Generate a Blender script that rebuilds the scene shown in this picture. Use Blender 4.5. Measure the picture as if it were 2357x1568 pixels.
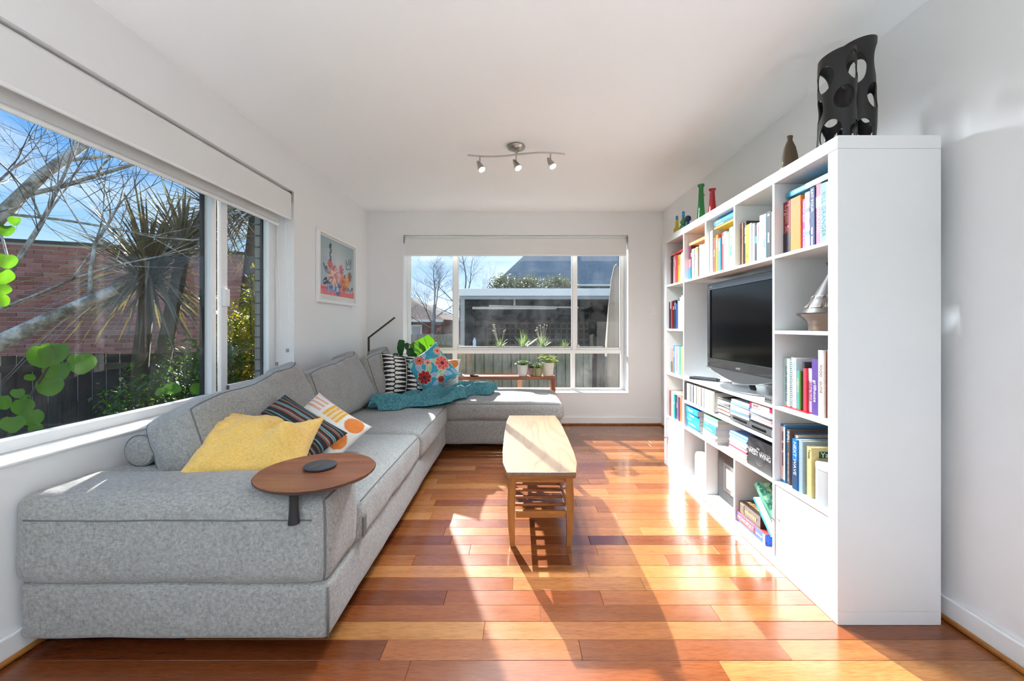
import bpy, bmesh, math, random
from mathutils import Vector, Matrix, Euler, noise as mnoise

# ------------------------------------------------------------------ camera, sky, sun, exposure
scene = bpy.context.scene
for o in list(bpy.data.objects):
    bpy.data.objects.remove(o)
COL = scene.collection

EYE = 1.129                                   # eye height of the photographer
cam_d = bpy.data.cameras.new('camera')
cam = bpy.data.objects.new('camera', cam_d)
COL.objects.link(cam)
cam.location = (0, 0, EYE)
cam.rotation_euler = (math.pi / 2, 0, 0)
cam_d.sensor_width = 36.0
cam_d.lens = 36.0 * 954.0 / 2357.0            # wide real-estate lens
cam_d.shift_x = -12.5 / 2357.0
cam_d.shift_y = -33.0 / 2357.0
cam_d.clip_start = 0.02
cam_d.clip_end = 300
scene.camera = cam

scene.view_settings.view_transform = 'Standard'
scene.view_settings.look = 'None'
scene.view_settings.gamma = 1.0
scene.view_settings.use_curve_mapping = False
scene.view_settings.exposure = 1.6
scene.cycles.use_denoising = True
scene.cycles.max_bounces = 10
scene.cycles.diffuse_bounces = 5
scene.cycles.transparent_max_bounces = 12
scene.cycles.use_adaptive_sampling = True
scene.cycles.adaptive_threshold = 0.08
scene.cycles.adaptive_min_samples = 16
scene.cycles.sample_clamp_indirect = 6.0
scene.cycles.caustics_reflective = False
scene.cycles.caustics_refractive = False

FILL_UPLIGHT_W = 23.0                               # added fill uplighters, out of view
FILL_PANEL_L = 0.9                                 # added fill panels, out of view
SUN_EL, SUN_AZ, SUN_E = 27.0, 18.7, 6.8       # sun low beyond the far window, a little towards the garden side


def build_world():
    w = bpy.data.worlds.new('sky')
    scene.world = w
    w.use_nodes = True
    nt = w.node_tree
    nt.nodes.clear()
    out = nt.nodes.new('ShaderNodeOutputWorld')
    bg = nt.nodes.new('ShaderNodeBackground')
    tc = nt.nodes.new('ShaderNodeTexCoord')
    sep = nt.nodes.new('ShaderNodeSeparateXYZ')
    nt.links.new(tc.outputs['Generated'], sep.inputs[0])
    ramp = nt.nodes.new('ShaderNodeValToRGB')
    cr = ramp.color_ramp
    cr.elements[0].position = 0.0
    cr.elements[0].color = (0.39, 0.445, 0.49, 1)
    cr.elements[1].position = 1.0
    cr.elements[1].color = (0.09, 0.19, 0.38, 1)
    for p, c in ((0.07, (0.29, 0.37, 0.46, 1)), (0.16, (0.145, 0.255, 0.40, 1)), (0.32, (0.06, 0.16, 0.34, 1))):
        e = cr.elements.new(p)
        e.color = c
    nt.links.new(sep.outputs['Z'], ramp.inputs[0])
    mp = nt.nodes.new('ShaderNodeMapping')
    mp.inputs['Scale'].default_value = (2.0, 2.0, 7.0)
    nt.links.new(tc.outputs['Generated'], mp.inputs[0])
    nz = nt.nodes.new('ShaderNodeTexNoise')
    nz.inputs['Scale'].default_value = 1.7
    nz.inputs['Detail'].default_value = 6
    nt.links.new(mp.outputs[0], nz.inputs['Vector'])
    cl = nt.nodes.new('ShaderNodeValToRGB')
    cl.color_ramp.elements[0].position = 0.48
    cl.color_ramp.elements[0].color = (0, 0, 0, 1)
    cl.color_ramp.elements[1].position = 0.78
    cl.color_ramp.elements[1].color = (0.75, 0.75, 0.75, 1)
    nt.links.new(nz.outputs['Fac'], cl.inputs[0])
    mix = nt.nodes.new('ShaderNodeMixRGB')
    mix.inputs[2].default_value = (0.46, 0.48, 0.51, 1)
    nt.links.new(cl.outputs[0], mix.inputs[0])
    nt.links.new(ramp.outputs[0], mix.inputs[1])
    nt.links.new(mix.outputs[0], bg.inputs['Color'])
    bg.inputs['Strength'].default_value = 1.0
    nt.links.new(bg.outputs[0], out.inputs[0])


build_world()
sun_d = bpy.data.lights.new('sun', 'SUN')
sun_d.energy = SUN_E
sun_d.color = (1.0, 0.965, 0.92)
sun_d.angle = math.radians(0.53)
sun = bpy.data.objects.new('sun', sun_d)
COL.objects.link(sun)
_ce, _se = math.cos(math.radians(SUN_EL)), math.sin(math.radians(SUN_EL))
_ca, _sa = math.cos(math.radians(SUN_AZ)), math.sin(math.radians(SUN_AZ))
sun.rotation_euler = Vector((_ce * _sa, -_ce * _ca, -_se)).to_track_quat('-Z', 'Y').to_euler()
sun.location = (-4, 9, 7)

# ------------------------------------------------------------------ helpers
R = math.radians
RNG = random.Random(7)


def C(h):
    h = h.lstrip('#')
    v = [int(h[i:i + 2], 16) / 255 for i in (0, 2, 4)]
    return tuple(x / 12.92 if x <= .04045 else ((x + .055) / 1.055) ** 2.4 for x in v)


class MB:
    """Collects vertices and faces of one mesh."""

    def __init__(s):
        s.v, s.f, s.m, s.col, s.uv = [], [], [], None, None

    def add(s, vs, fs, mi=0):
        o = len(s.v)
        s.v += [tuple(p) for p in vs]
        s.f += [tuple(i + o for i in f) for f in fs]
        s.m += [mi] * len(fs)
        return s

    def box(s, x0, x1, y0, y1, z0, z1, mi=0, M=None):
        x0, x1 = min(x0, x1), max(x0, x1)
        y0, y1 = min(y0, y1), max(y0, y1)
        z0, z1 = min(z0, z1), max(z0, z1)
        vs = [(x0, y0, z0), (x1, y0, z0), (x1, y1, z0), (x0, y1, z0), (x0, y0, z1), (x1, y0, z1), (x1, y1, z1), (x0, y1, z1)]
        if M:
            vs = [M @ Vector(p) for p in vs]
        return s.add(vs, [(0, 3, 2, 1), (4, 5, 6, 7), (0, 1, 5, 4), (1, 2, 6, 5), (2, 3, 7, 6), (3, 0, 4, 7)], mi)

    def prism(s, pts, z0, z1, axis='z', mi=0, M=None):
        """pts: 2-d outline (counter-clockwise), extruded along an axis."""
        n = len(pts)

        def P(p, t):
            q = {'z': (p[0], p[1], t), 'x': (t, p[0], p[1]), 'y': (p[0], t, p[1])}[axis]
            return M @ Vector(q) if M else q
        vs = [P(p, z0) for p in pts] + [P(p, z1) for p in pts]
        fs = [tuple(range(n))[::-1], tuple(range(n, 2 * n))]
        fs += [(i, (i + 1) % n, n + (i + 1) % n, n + i) for i in range(n)]
        return s.add(vs, fs, mi)

    def tube(s, pts, r, n=8, mi=0, cap=True, closed=False):
        pts = [Vector(p) for p in pts]
        k = len(pts)
        rs = r if isinstance(r, (list, tuple)) else [r] * k
        ref = None
        rings = []
        for i, p in enumerate(pts):
            a = pts[(i - 1) % k] if (i > 0 or closed) else p
            b = pts[(i + 1) % k] if (i < k - 1 or closed) else p
            t = (b - a)
            t = t.normalized() if t.length > 1e-9 else Vector((0, 0, 1))
            if ref is None:
                ref = t.orthogonal().normalized()
            ref = (ref - t * ref.dot(t))
            ref = ref.normalized() if ref.length > 1e-6 else t.orthogonal().normalized()
            bi = t.cross(ref)
            rings.append([p + (ref * math.cos(2 * math.pi * j / n) + bi * math.sin(2 * math.pi * j / n)) * rs[i] for j in range(n)])
        vs = [q for g in rings for q in g]
        fs = []
        for i in range(k if closed else k - 1):
            a, b = i * n, ((i + 1) % k) * n
            fs += [(a + j, a + (j + 1) % n, b + (j + 1) % n, b + j) for j in range(n)]
        if cap and not closed:
            fs += [tuple(range(n))[::-1], tuple(range((k - 1) * n, k * n))]
        return s.add(vs, fs, mi)

    def lathe(s, prof, n=24, c=(0, 0, 0), mi=0, M=None, a0=0.0, sx=1.0, sy=1.0):
        """prof: (radius, height) pairs round the z axis."""
        rows, vs, fs = [], [], []
        for r, z in prof:
            if r < 1e-6:
                rows.append([len(vs)])
                vs.append((c[0], c[1], c[2] + z))
            else:
                rows.append(list(range(len(vs), len(vs) + n)))
                for j in range(n):
                    a = a0 + 2 * math.pi * j / n
                    vs.append((c[0] + sx * r * math.cos(a), c[1] + sy * r * math.sin(a), c[2] + z))
        for A, B in zip(rows, rows[1:]):
            for j in range(n):
                k = (j + 1) % n
                if len(A) == 1 and len(B) == 1:
                    continue
                if len(A) == 1:
                    fs.append((A[0], B[k], B[j]))
                elif len(B) == 1:
                    fs.append((A[j], A[k], B[0]))
                else:
                    fs.append((A[j], A[k], B[k], B[j]))
        if M:
            vs = [M @ Vector(p) for p in vs]
        return s.add(vs, fs, mi)

    def grid(s, fn, nu, nv, mi=0, flip=False):
        vs = [fn(i / nu, j / nv) for j in range(nv + 1) for i in range(nu + 1)]
        fs = []
        for j in range(nv):
            for i in range(nu):
                a = j * (nu + 1) + i
                q = (a, a + 1, a + nu + 2, a + nu + 1)
                fs.append(q[::-1] if flip else q)
        return s.add(vs, fs, mi)


ROOT = {}                                       # object name -> world offset of its top-level thing


def make_mesh(name, mb, mats, off=(0, 0, 0), smooth=None, bevel=0.0, bseg=2):
    me = bpy.data.meshes.new(name)
    ox, oy, oz = off
    me.from_pydata([(x - ox, y - oy, z - oz) for x, y, z in mb.v], [], mb.f)
    mats = mats if isinstance(mats, (list, tuple)) else [mats]
    for m in mats:
        me.materials.append(m)
    if len(mats) > 1:
        me.polygons.foreach_set('material_index', mb.m)
    if mb.col:
        ca = me.color_attributes.new('Col', 'FLOAT_COLOR', 'POINT')
        ca.data.foreach_set('color', [x for c in mb.col for x in (c[0], c[1], c[2], 1.0)])
    me.update()
    if bevel > 0:
        bm = bmesh.new()
        bm.from_mesh(me)
        bmesh.ops.remove_doubles(bm, verts=bm.verts, dist=1e-5)
        es = [e for e in bm.edges if len(e.link_faces) == 2 and e.calc_face_angle(0) > 0.5]
        bmesh.ops.bevel(bm, geom=es, offset=bevel, segments=bseg, profile=0.5, affect='EDGES', clamp_overlap=True)
        bm.to_mesh(me)
        bm.free()
    if smooth:
        me.polygons.foreach_set('use_smooth', [True] * len(me.polygons))
        if smooth is not True:
            me.set_sharp_from_angle(angle=R(smooth))
    return me


def set_tags(o, label=None, cat=None, group=None, kind=None):
    for k, v in (('label', label), ('category', cat), ('group', group), ('kind', kind)):
        if v:
            o[k] = v
    return o


def thing(name, label, cat, loc=(0, 0, 0), group=None, kind=None, rot=None):
    o = bpy.data.objects.new(name, None)
    o.empty_display_size = 0.05
    COL.objects.link(o)
    o.location = loc
    if rot:
        o.rotation_euler = rot
        ROOT[o.name] = (0, 0, 0)                # rotated things are modelled in their own frame
    else:
        ROOT[o.name] = tuple(loc)
    return set_tags(o, label, cat, group, kind)


def part(name, mb, mat, parent, smooth=None, bevel=0.0, bseg=2, label=None, color=None, kind=None):
    off = ROOT[parent.name]
    o = bpy.data.objects.new(name, make_mesh(name, mb, mat, off, smooth, bevel, bseg))
    COL.objects.link(o)
    o.parent = parent
    ROOT[o.name] = off
    if color:
        o.color = (*color, 1)
    return set_tags(o, label, None, None, kind)


def solo(name, mb, mat, label, cat, loc=(0, 0, 0), group=None, kind=None, smooth=None, bevel=0.0, bseg=2, rot=None, local=False, color=None):
    o = bpy.data.objects.new(name, make_mesh(name, mb, mat, (0, 0, 0) if local else loc, smooth, bevel, bseg))
    COL.objects.link(o)
    o.location = loc
    if rot:
        o.rotation_euler = rot
    if color:
        o.color = (*color, 1)
    ROOT[o.name] = (0, 0, 0) if local else tuple(loc)
    return set_tags(o, label, cat, group, kind)


# ------------------------------------------------------------------ materials
MATS = {}


def mat(name, color=(.8, .8, .8), rough=.5, metal=0.0, spec=.5, coat=0.0, coat_rough=.05, build=None, emit=None, emit_s=0.0, trans=None, alpha=None):
    if name in MATS:
        return MATS[name]
    m = bpy.data.materials.new(name)
    m.use_nodes = True
    nt = m.node_tree
    b = nt.nodes['Principled BSDF']
    b.inputs['Base Color'].default_value = (*color, 1)
    b.inputs['Roughness'].default_value = rough
    b.inputs['Metallic'].default_value = metal
    b.inputs['Specular IOR Level'].default_value = spec
    b.inputs['Coat Weight'].default_value = coat
    b.inputs['Coat Roughness'].default_value = coat_rough
    if emit:
        b.inputs['Emission Color'].default_value = (*emit, 1)
        b.inputs['Emission Strength'].default_value = emit_s
    if trans:
        b.inputs['Transmission Weight'].default_value = trans
    if build:
        build(nt, b)
    m.diffuse_color = (*color, 1)
    MATS[name] = m
    return m


def N(nt, typ, **kw):
    n = nt.nodes.new('ShaderNode' + typ)
    for k, v in kw.items():
        if k in n.inputs:
            n.inputs[k].default_value = v
        else:
            setattr(n, k, v)
    return n


def noise_node(nt, scale, vec=None, detail=4, sc3=None, coord='Object', rough=.5):
    tc = N(nt, 'TexCoord')
    mp = N(nt, 'Mapping')
    mp.inputs['Scale'].default_value = sc3 or (1, 1, 1)
    nt.links.new(vec or tc.outputs[coord], mp.inputs[0])
    n = N(nt, 'TexNoise')
    n.inputs['Scale'].default_value = scale
    n.inputs['Detail'].default_value = detail
    n.inputs['Roughness'].default_value = rough
    nt.links.new(mp.outputs[0], n.inputs['Vector'])
    return n


def ramp_node(nt, fac, stops):
    r = N(nt, 'ValToRGB')
    e = r.color_ramp.elements
    while len(e) < len(stops):
        e.new(0.5)
    for i, (p, c) in enumerate(stops):
        e[i].position = p
        e[i].color = (*c, 1) if len(c) == 3 else c
    nt.links.new(fac, r.inputs[0])
    return r


def bump_to(nt, b, height, strength=.2, dist=.002):
    bp = N(nt, 'Bump')
    bp.inputs['Strength'].default_value = strength
    bp.inputs['Distance'].default_value = dist
    nt.links.new(height, bp.inputs['Height'])
    nt.links.new(bp.outputs[0], b.inputs['Normal'])
    return bp


def mul_col(nt, a, bcol, fac=1.0, blend='MULTIPLY'):
    m = N(nt, 'MixRGB')
    m.blend_type = blend
    m.inputs[0].default_value = fac
    for i, s in ((1, a), (2, bcol)):
        if isinstance(s, tuple):
            m.inputs[i].default_value = (*s, 1)
        else:
            nt.links.new(s, m.inputs[i])
    return m.outputs[0]


def paint_build(scale=60, amt=.04, strength=.08):
    def f(nt, b):
        n = noise_node(nt, scale, detail=5)
        bump_to(nt, b, n.outputs['Fac'], strength, .002)
        n2 = noise_node(nt, 1.3, detail=3)
        c = b.inputs['Base Color'].default_value[:3]
        r = ramp_node(nt, n2.outputs['Fac'], [(.3, tuple(x * (1 - amt) for x in c)), (.7, c)])
        nt.links.new(r.outputs[0], b.inputs['Base Color'])
    return f


def wood_build(c1, c2, axis='x', scale=7, rings=True):
    sc = {'x': (1, 9, 9), 'y': (9, 1, 9), 'z': (9, 9, 1)}[axis]

    def f(nt, b):
        n = noise_node(nt, scale * .35, detail=8, sc3=sc, rough=.62)
        r = ramp_node(nt, n.outputs['Fac'], [(.30, c1), (.70, c2)])
        n2 = noise_node(nt, scale * 3, detail=3, sc3=tuple(v * 3 if v > 1 else v for v in sc))
        r2 = ramp_node(nt, n2.outputs['Fac'], [(.35, (.80, .78, .76)), (.6, (1, 1, 1))])
        col = mul_col(nt, r.outputs[0], r2.outputs[0])
        nt.links.new(col, b.inputs['Base Color'])
        bump_to(nt, b, n2.outputs['Fac'], .05, .001)
    return f


def objcol_build(grain=0.0):
    """colour comes from the object, so alike pieces share one material."""
    def f(nt, b):
        oi = N(nt, 'ObjectInfo')
        if grain:
            n = noise_node(nt, 90, detail=3)
            r = ramp_node(nt, n.outputs['Fac'], [(.3, (1 - grain,) * 3), (.7, (1, 1, 1))])
            nt.links.new(mul_col(nt, oi.outputs['Color'], r.outputs[0]), b.inputs['Base Color'])
        else:
            nt.links.new(oi.outputs['Color'], b.inputs['Base Color'])
    return f


def floor_build(nt, b):
    oi = N(nt, 'ObjectInfo')
    tc = N(nt, 'TexCoord')
    add = N(nt, 'VectorMath', operation='ADD')
    sc = N(nt, 'VectorMath', operation='SCALE')
    comb = N(nt, 'CombineXYZ')
    for i in range(3):
        nt.links.new(oi.outputs['Random'], comb.inputs[i])
    nt.links.new(comb.outputs[0], sc.inputs[0])
    sc.inputs['Scale'].default_value = 37.0
    nt.links.new(tc.outputs['Object'], add.inputs[0])
    nt.links.new(sc.outputs[0], add.inputs[1])
    n = noise_node(nt, 3.0, vec=add.outputs[0], detail=8, sc3=(1, 11, 1), rough=.65)
    r = ramp_node(nt, n.outputs['Fac'], [(.25, (.72, .64, .58)), (.5, (.97, .95, .93)), (.78, (1.16, 1.14, 1.08))])
    n2 = noise_node(nt, 26.0, vec=add.outputs[0], detail=4, sc3=(1, 14, 1))
    r2 = ramp_node(nt, n2.outputs['Fac'], [(.36, (.68, .60, .54)), (.54, (1, 1, 1))])
    c = mul_col(nt, oi.outputs['Color'], r.outputs[0])
    c = mul_col(nt, c, r2.outputs[0], .75)
    nt.links.new(c, b.inputs['Base Color'])
    n3 = noise_node(nt, 5.0, vec=add.outputs[0], detail=3)
    rr = N(nt, 'MapRange')
    rr.inputs['To Min'].default_value = .16
    rr.inputs['To Max'].default_value = .30
    nt.links.new(n3.outputs['Fac'], rr.inputs['Value'])
    nt.links.new(rr.outputs[0], b.inputs['Roughness'])
    n4 = noise_node(nt, 14.0, vec=add.outputs[0], detail=4, sc3=(1, 4, 1))
    bump_to(nt, b, n4.outputs['Fac'], .04, .002)


def fabric_build(dark, light, fine=480, slub=11):
    def f(nt, b):
        hs = []
        for sc in ((1, .16, .16), (.16, 1, .16), (.16, .16, 1)):
            n = noise_node(nt, fine, sc3=sc, detail=2)
            hs.append(n.outputs['Fac'])
        a1 = N(nt, 'Math', operation='ADD')
        nt.links.new(hs[0], a1.inputs[0])
        nt.links.new(hs[1], a1.inputs[1])
        a2 = N(nt, 'Math', operation='ADD')
        nt.links.new(a1.outputs[0], a2.inputs[0])
        nt.links.new(hs[2], a2.inputs[1])
        dv = N(nt, 'Math', operation='DIVIDE')
        nt.links.new(a2.outputs[0], dv.inputs[0])
        dv.inputs[1].default_value = 3.0
        r = ramp_node(nt, dv.outputs[0], [(.36, dark), (.62, light)])
        g = noise_node(nt, slub, detail=5)
        r2 = ramp_node(nt, g.outputs['Fac'], [(.3, (.965, .965, .965)), (.7, (1.02, 1.02, 1.015))])
        nt.links.new(mul_col(nt, r.outputs[0], r2.outputs[0]), b.inputs['Base Color'])
        bump_to(nt, b, dv.outputs[0], .55, .0025)
        b.inputs['Sheen Weight'].default_value = .25
    return f


def attr_build(weave=0.0, gloss=None):
    def f(nt, b):
        a = N(nt, 'VertexColor', layer_name='Col')
        if weave:
            n = noise_node(nt, 260, detail=2)
            r = ramp_node(nt, n.outputs['Fac'], [(.3, (1 - weave,) * 3), (.7, (1, 1, 1))])
            nt.links.new(mul_col(nt, a.outputs['Color'], r.outputs[0]), b.inputs['Base Color'])
            bump_to(nt, b, n.outputs['Fac'], .3, .001)
        else:
            nt.links.new(a.outputs['Color'], b.inputs['Base Color'])
    return f


def leaf_mat(name, col, col2=None, transl=.45, rough=.35):
    if name in MATS:
        return MATS[name]
    m = bpy.data.materials.new(name)
    m.use_nodes = True
    nt = m.node_tree
    b = nt.nodes['Principled BSDF']
    out = nt.nodes['Material Output']
    n = noise_node(nt, 3.5, detail=2, coord='Object')
    g = N(nt, 'NewGeometry')
    add = N(nt, 'Math', operation='ADD')
    nt.links.new(n.outputs['Fac'], add.inputs[0])
    nt.links.new(g.outputs['Random Per Island'], add.inputs[1])
    mu = N(nt, 'Math', operation='MULTIPLY')
    mu.inputs[1].default_value = .5
    nt.links.new(add.outputs[0], mu.inputs[0])
    r = ramp_node(nt, mu.outputs[0], [(.25, col), (.75, col2 or tuple(x * 1.5 for x in col))])
    nt.links.new(r.outputs[0], b.inputs['Base Color'])
    b.inputs['Roughness'].default_value = rough
    t = N(nt, 'BsdfTranslucent')
    tcol = mul_col(nt, r.outputs[0], (1.35, 1.4, 0.55))
    nt.links.new(tcol, t.inputs['Color'])
    mx = N(nt, 'MixShader')
    mx.inputs[0].default_value = transl
    nt.links.new(b.outputs[0], mx.inputs[1])
    nt.links.new(t.outputs[0], mx.inputs[2])
    nt.links.new(mx.outputs[0], out.inputs[0])
    MATS[name] = m
    return m


def pane_mat(name, tint=(.97, .985, .98), dust=.02, refl=1.0):
    """thin window glass: clear, with its mirror reflection and a little dust."""
    if name in MATS:
        return MATS[name]
    m = bpy.data.materials.new(name)
    m.use_nodes = True
    nt = m.node_tree
    nt.nodes.remove(nt.nodes['Principled BSDF'])
    out = nt.nodes['Material Output']
    tr = N(nt, 'BsdfTransparent')
    tr.inputs[0].default_value = (*tint, 1)
    gl = N(nt, 'BsdfGlossy')
    gl.inputs['Roughness'].default_value = 0.0
    lw = N(nt, 'Fresnel')
    lw.inputs['IOR'].default_value = 1.45
    mf = N(nt, 'Math', operation='MULTIPLY')
    mf.inputs[1].default_value = refl
    ge = N(nt, 'NewGeometry')
    inv = N(nt, 'Math', operation='SUBTRACT')
    inv.inputs[0].default_value = 1.0
    nt.links.new(ge.outputs['Backfacing'], inv.inputs[1])
    m3 = N(nt, 'Math', operation='MULTIPLY')
    nt.links.new(lw.outputs[0], m3.inputs[0])
    nt.links.new(inv.outputs[0], m3.inputs[1])
    nt.links.new(m3.outputs[0], mf.inputs[0])
    mx = N(nt, 'MixShader')
    nt.links.new(mf.outputs[0], mx.inputs[0])
    nt.links.new(tr.outputs[0], mx.inputs[1])
    nt.links.new(gl.outputs[0], mx.inputs[2])
    df = N(nt, 'BsdfTranslucent')
    df.inputs[0].default_value = (.8, .82, .85, 1)
    n = noise_node(nt, 2.2, detail=6, rough=.7)
    r = ramp_node(nt, n.outputs['Fac'], [(.45, (0, 0, 0)), (.8, (dust, dust, dust))])
    m2 = N(nt, 'MixShader')
    nt.links.new(r.outputs[0], m2.inputs[0])
    nt.links.new(mx.outputs[0], m2.inputs[1])
    nt.links.new(df.outputs[0], m2.inputs[2])
    nt.links.new(m2.outputs[0], out.inputs[0])
    MATS[name] = m
    return m


W_WALL = mat('wall_paint', (.83, .83, .83), .62, build=paint_build(70, .02, .05))
W_CEIL = mat('ceiling_paint', (.95, .95, .95), .7, build=paint_build(50, .015, .04))
W_TRIM = mat('trim_gloss_white', (.84, .84, .835), .32)
W_BLIND = mat('blind_fabric', (.78, .78, .765), .8, build=paint_build(400, .02, .08))
W_LAM = mat('white_laminate', (.72, .715, .705), .38, build=paint_build(220, .012, .03))
FLOOR = mat('hardwood_board', (.4, .17, .05), .25, coat=.25, coat_rough=.12, build=floor_build)
QUAD = mat('quad_timber', C('#a86a2c'), .4, build=wood_build(C('#8a4f1e'), C('#b97a36'), 'y'))
SOFA = mat('sofa_fabric', (.35, .35, .34), .9, build=fabric_build(C('#747472'), C('#a8a7a3')))
PIPE = mat('sofa_piping', C('#6a6a69'), .9)
GLASS = pane_mat('window_glass')
METAL = mat('brushed_steel', C('#b4b0aa'), .28, 1.0)
CHROME = mat('chrome', C('#d8d8d6'), .12, 1.0)
SILVER = mat('silver_plastic', C('#9c9c9b'), .3, .7)
BLACK = mat('black_satin', C('#17171a'), .35)
BLACKG = mat('black_gloss', C('#0b0b0c'), .08, coat=.5)
DARKM = mat('dark_bronze_metal', C('#4a413b'), .4, .6)
OBJ = mat('print_by_object', (.5, .5, .5), .5, build=objcol_build())
OBJC = mat('cloth_board_by_object', (.5, .5, .5), .6, build=objcol_build(.15))
PAGES = mat('book_pages', C('#d9d0bd'), .8, build=paint_build(300, .1, .1))
PRINT = mat('printed_surface', (.5, .5, .5), .45, build=attr_build())
CLOTHP = mat('printed_cloth', (.5, .5, .5), .9, build=attr_build(.18))
INKW = mat('ink_white', C('#f2f0ea'), .5)
INKB = mat('ink_black', C('#1c1c1e'), .5)


READABLE = {'Lygon St.', 'LUNCH BOX', 'PETE EVANS', 'EAT YOUR', 'THAILAND', 'BILL GRANGER', 'turquoise', 'THE END OF MEN', 'south east asian food', 'frugavore', 'bbq food',
            'grillhouse', 'FOOD', 'GUIDE', 'INFILL', 'NEW HOUSES FOR URBAN SITES', 'NEXT WAVE', 'Yates', 'GARDEN GUIDE', 'Thailand', 'New Zealand', 'WEST WING', 'THE', 'MONOPOLY', 'H', 'Range',
            'AQUOS', 'SHARP', 'EAT N', 'South America'}


def lettering(text, size, origin, xdir, ydir, material, parent, name='lettering', align='LEFT', sx=1.0, valign='CENTER'):
    """flat printed writing as a thin mesh; origin, xdir, ydir in the world of the thing."""
    x, y = Vector(xdir).normalized(), Vector(ydir).normalized()
    if text not in READABLE:                    # too small to read in the photograph: plain ink marks of that length
        m_ = MB()
        rm_ = random.Random(text)
        p, z = 0.0, x.cross(y)
        for ch in text:
            wd = size * rm_.uniform(.30, .52)
            h0, h1 = -size * rm_.uniform(.22, .30), size * rm_.uniform(.20, .36)
            if ch != ' ':
                q = [Vector(origin) + x * (p + a_) + y * b_ + z * c_ for c_ in (0, .0003) for a_, b_ in ((0, h0), (wd, h0), (wd, h1), (0, h1))]
                m_.add(q, [(3, 2, 1, 0), (4, 5, 6, 7), (0, 1, 5, 4), (1, 2, 6, 5), (2, 3, 7, 6), (3, 0, 4, 7)])
            p += wd + size * .10
        return part('title_print', m_, material, parent)
    cu = bpy.data.curves.new(name, 'FONT')
    cu.body = text
    cu.size = size
    cu.extrude = 0.0002
    cu.align_x = align
    cu.align_y = valign
    cu.resolution_u = 3
    tmp = bpy.data.objects.new(name + '_tmp', cu)
    COL.objects.link(tmp)
    me = bpy.data.meshes.new_from_object(tmp)
    bpy.data.objects.remove(tmp)
    bpy.data.curves.remove(cu)
    z = x.cross(y)
    off = Vector(ROOT[parent.name])
    M = Matrix((x, y, z)).transposed().to_4x4()
    M.translation = Vector(origin) - off
    me.transform(M @ Matrix.Diagonal((sx, 1, 1, 1)))
    me.materials.clear()
    me.materials.append(material)
    me.name = name
    o = bpy.data.objects.new(name, me)
    COL.objects.link(o)
    o.parent = parent
    ROOT[o.name] = tuple(off)
    return o


def soft_box(dims, r, n=(14, 14, 10), crown=0.0, side=0.0, deform=None, seed=0, wrinkle=.004, wfreq=5.0):
    """a cushion: rounded box centred on its base, puffed on top."""
    mb = MB()
    h = [d / 2 for d in dims]

    def params(hh, k):
        rr = min(r, hh * .98)
        edge = [-hh + rr * (1 - math.cos(t * math.pi / 8)) for t in range(4)]
        inner = [-hh + rr + (2 * hh - 2 * rr) * i / k for i in range(k + 1)]
        return edge + inner + [-e for e in edge[::-1]]
    P = [params(h[i], n[i]) for i in range(3)]
    idx = {}

    def vert(p):
        q = [max(-(h[i] - r), min(h[i] - r, p[i])) if h[i] > r else 0 for i in range(3)]
        d = Vector([p[i] - q[i] for i in range(3)])
        v = Vector(q) + (d.normalized() * r if d.length > 1e-9 else d)
        u = [v[i] / h[i] for i in range(3)]
        cx, cy, cz = (max(0, 1 - u[i] ** 2) for i in range(3))
        if crown:
            v.z += crown * (cx * cy) ** .6 * (1 if u[2] > 0 else -.2) * abs(u[2])
        if side:
            v.x += side * (cy * cz) ** .6 * u[0]
            v.y += side * (cx * cz) ** .6 * u[1]
        if wrinkle:
            w = mnoise.fractal(Vector((v.x * wfreq + seed, v.y * wfreq, v.z * wfreq)), 1, 2, 3)
            v += Vector((u[0] ** 3, u[1] ** 3, u[2] ** 3)).normalized() * (w * wrinkle)
        v.z += h[2]
        if deform:
            v = deform(v)
        return tuple(v)

    def vi(p):
        k = tuple(round(c, 5) for c in p)
        if k not in idx:
            idx[k] = len(mb.v)
            mb.v.append(vert(p))
        return idx[k]
    for ax in range(3):
        a, b = [(1, 2), (2, 0), (0, 1)][ax]
        for sgn in (-1, 1):
            for i in range(len(P[a]) - 1):
                for j in range(len(P[b]) - 1):
                    q = []
                    for di, dj in ((0, 0), (1, 0), (1, 1), (0, 1)):
                        p = [0, 0, 0]
                        p[ax] = sgn * h[ax]
                        p[a] = P[a][i + di]
                        p[b] = P[b][j + dj]
                        q.append(vi(p))
                    if sgn < 0:
                        q = q[::-1]
                    mb.f.append(tuple(q))
                    mb.m.append(0)
    mb.idx, mb.P, mb.h = idx, P, h
    return mb


def chain(mb, fixed, lo=0.0, hi=1.0):
    """vertices along one rounded edge of a soft_box, e.g. {0: 1, 2: 1} = the +x +z edge."""
    ax = [a for a in range(3) if a not in fixed][0]
    out_ = []
    for q in mb.P[ax]:
        t_ = (q + mb.h[ax]) / (2 * mb.h[ax])
        if lo <= t_ <= hi:
            p = [0, 0, 0]
            p[ax] = q
            for a, sg in fixed.items():
                p[a] = sg * mb.h[a]
            v = mb.v[mb.idx[tuple(round(c, 5) for c in p)]]
            if not out_ or (Vector(v) - Vector(out_[-1])).length > .004:
                out_.append(v)
    return out_


def move(mb, M):
    mb.v = [tuple(M @ Vector(p)) for p in mb.v]
    return mb


def T(x, y, z):
    return Matrix.Translation((x, y, z))


def RX(a):
    return Matrix.Rotation(R(a), 4, 'X')


def RY(a):
    return Matrix.Rotation(R(a), 4, 'Y')


def RZ(a):
    return Matrix.Rotation(R(a), 4, 'Z')


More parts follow.
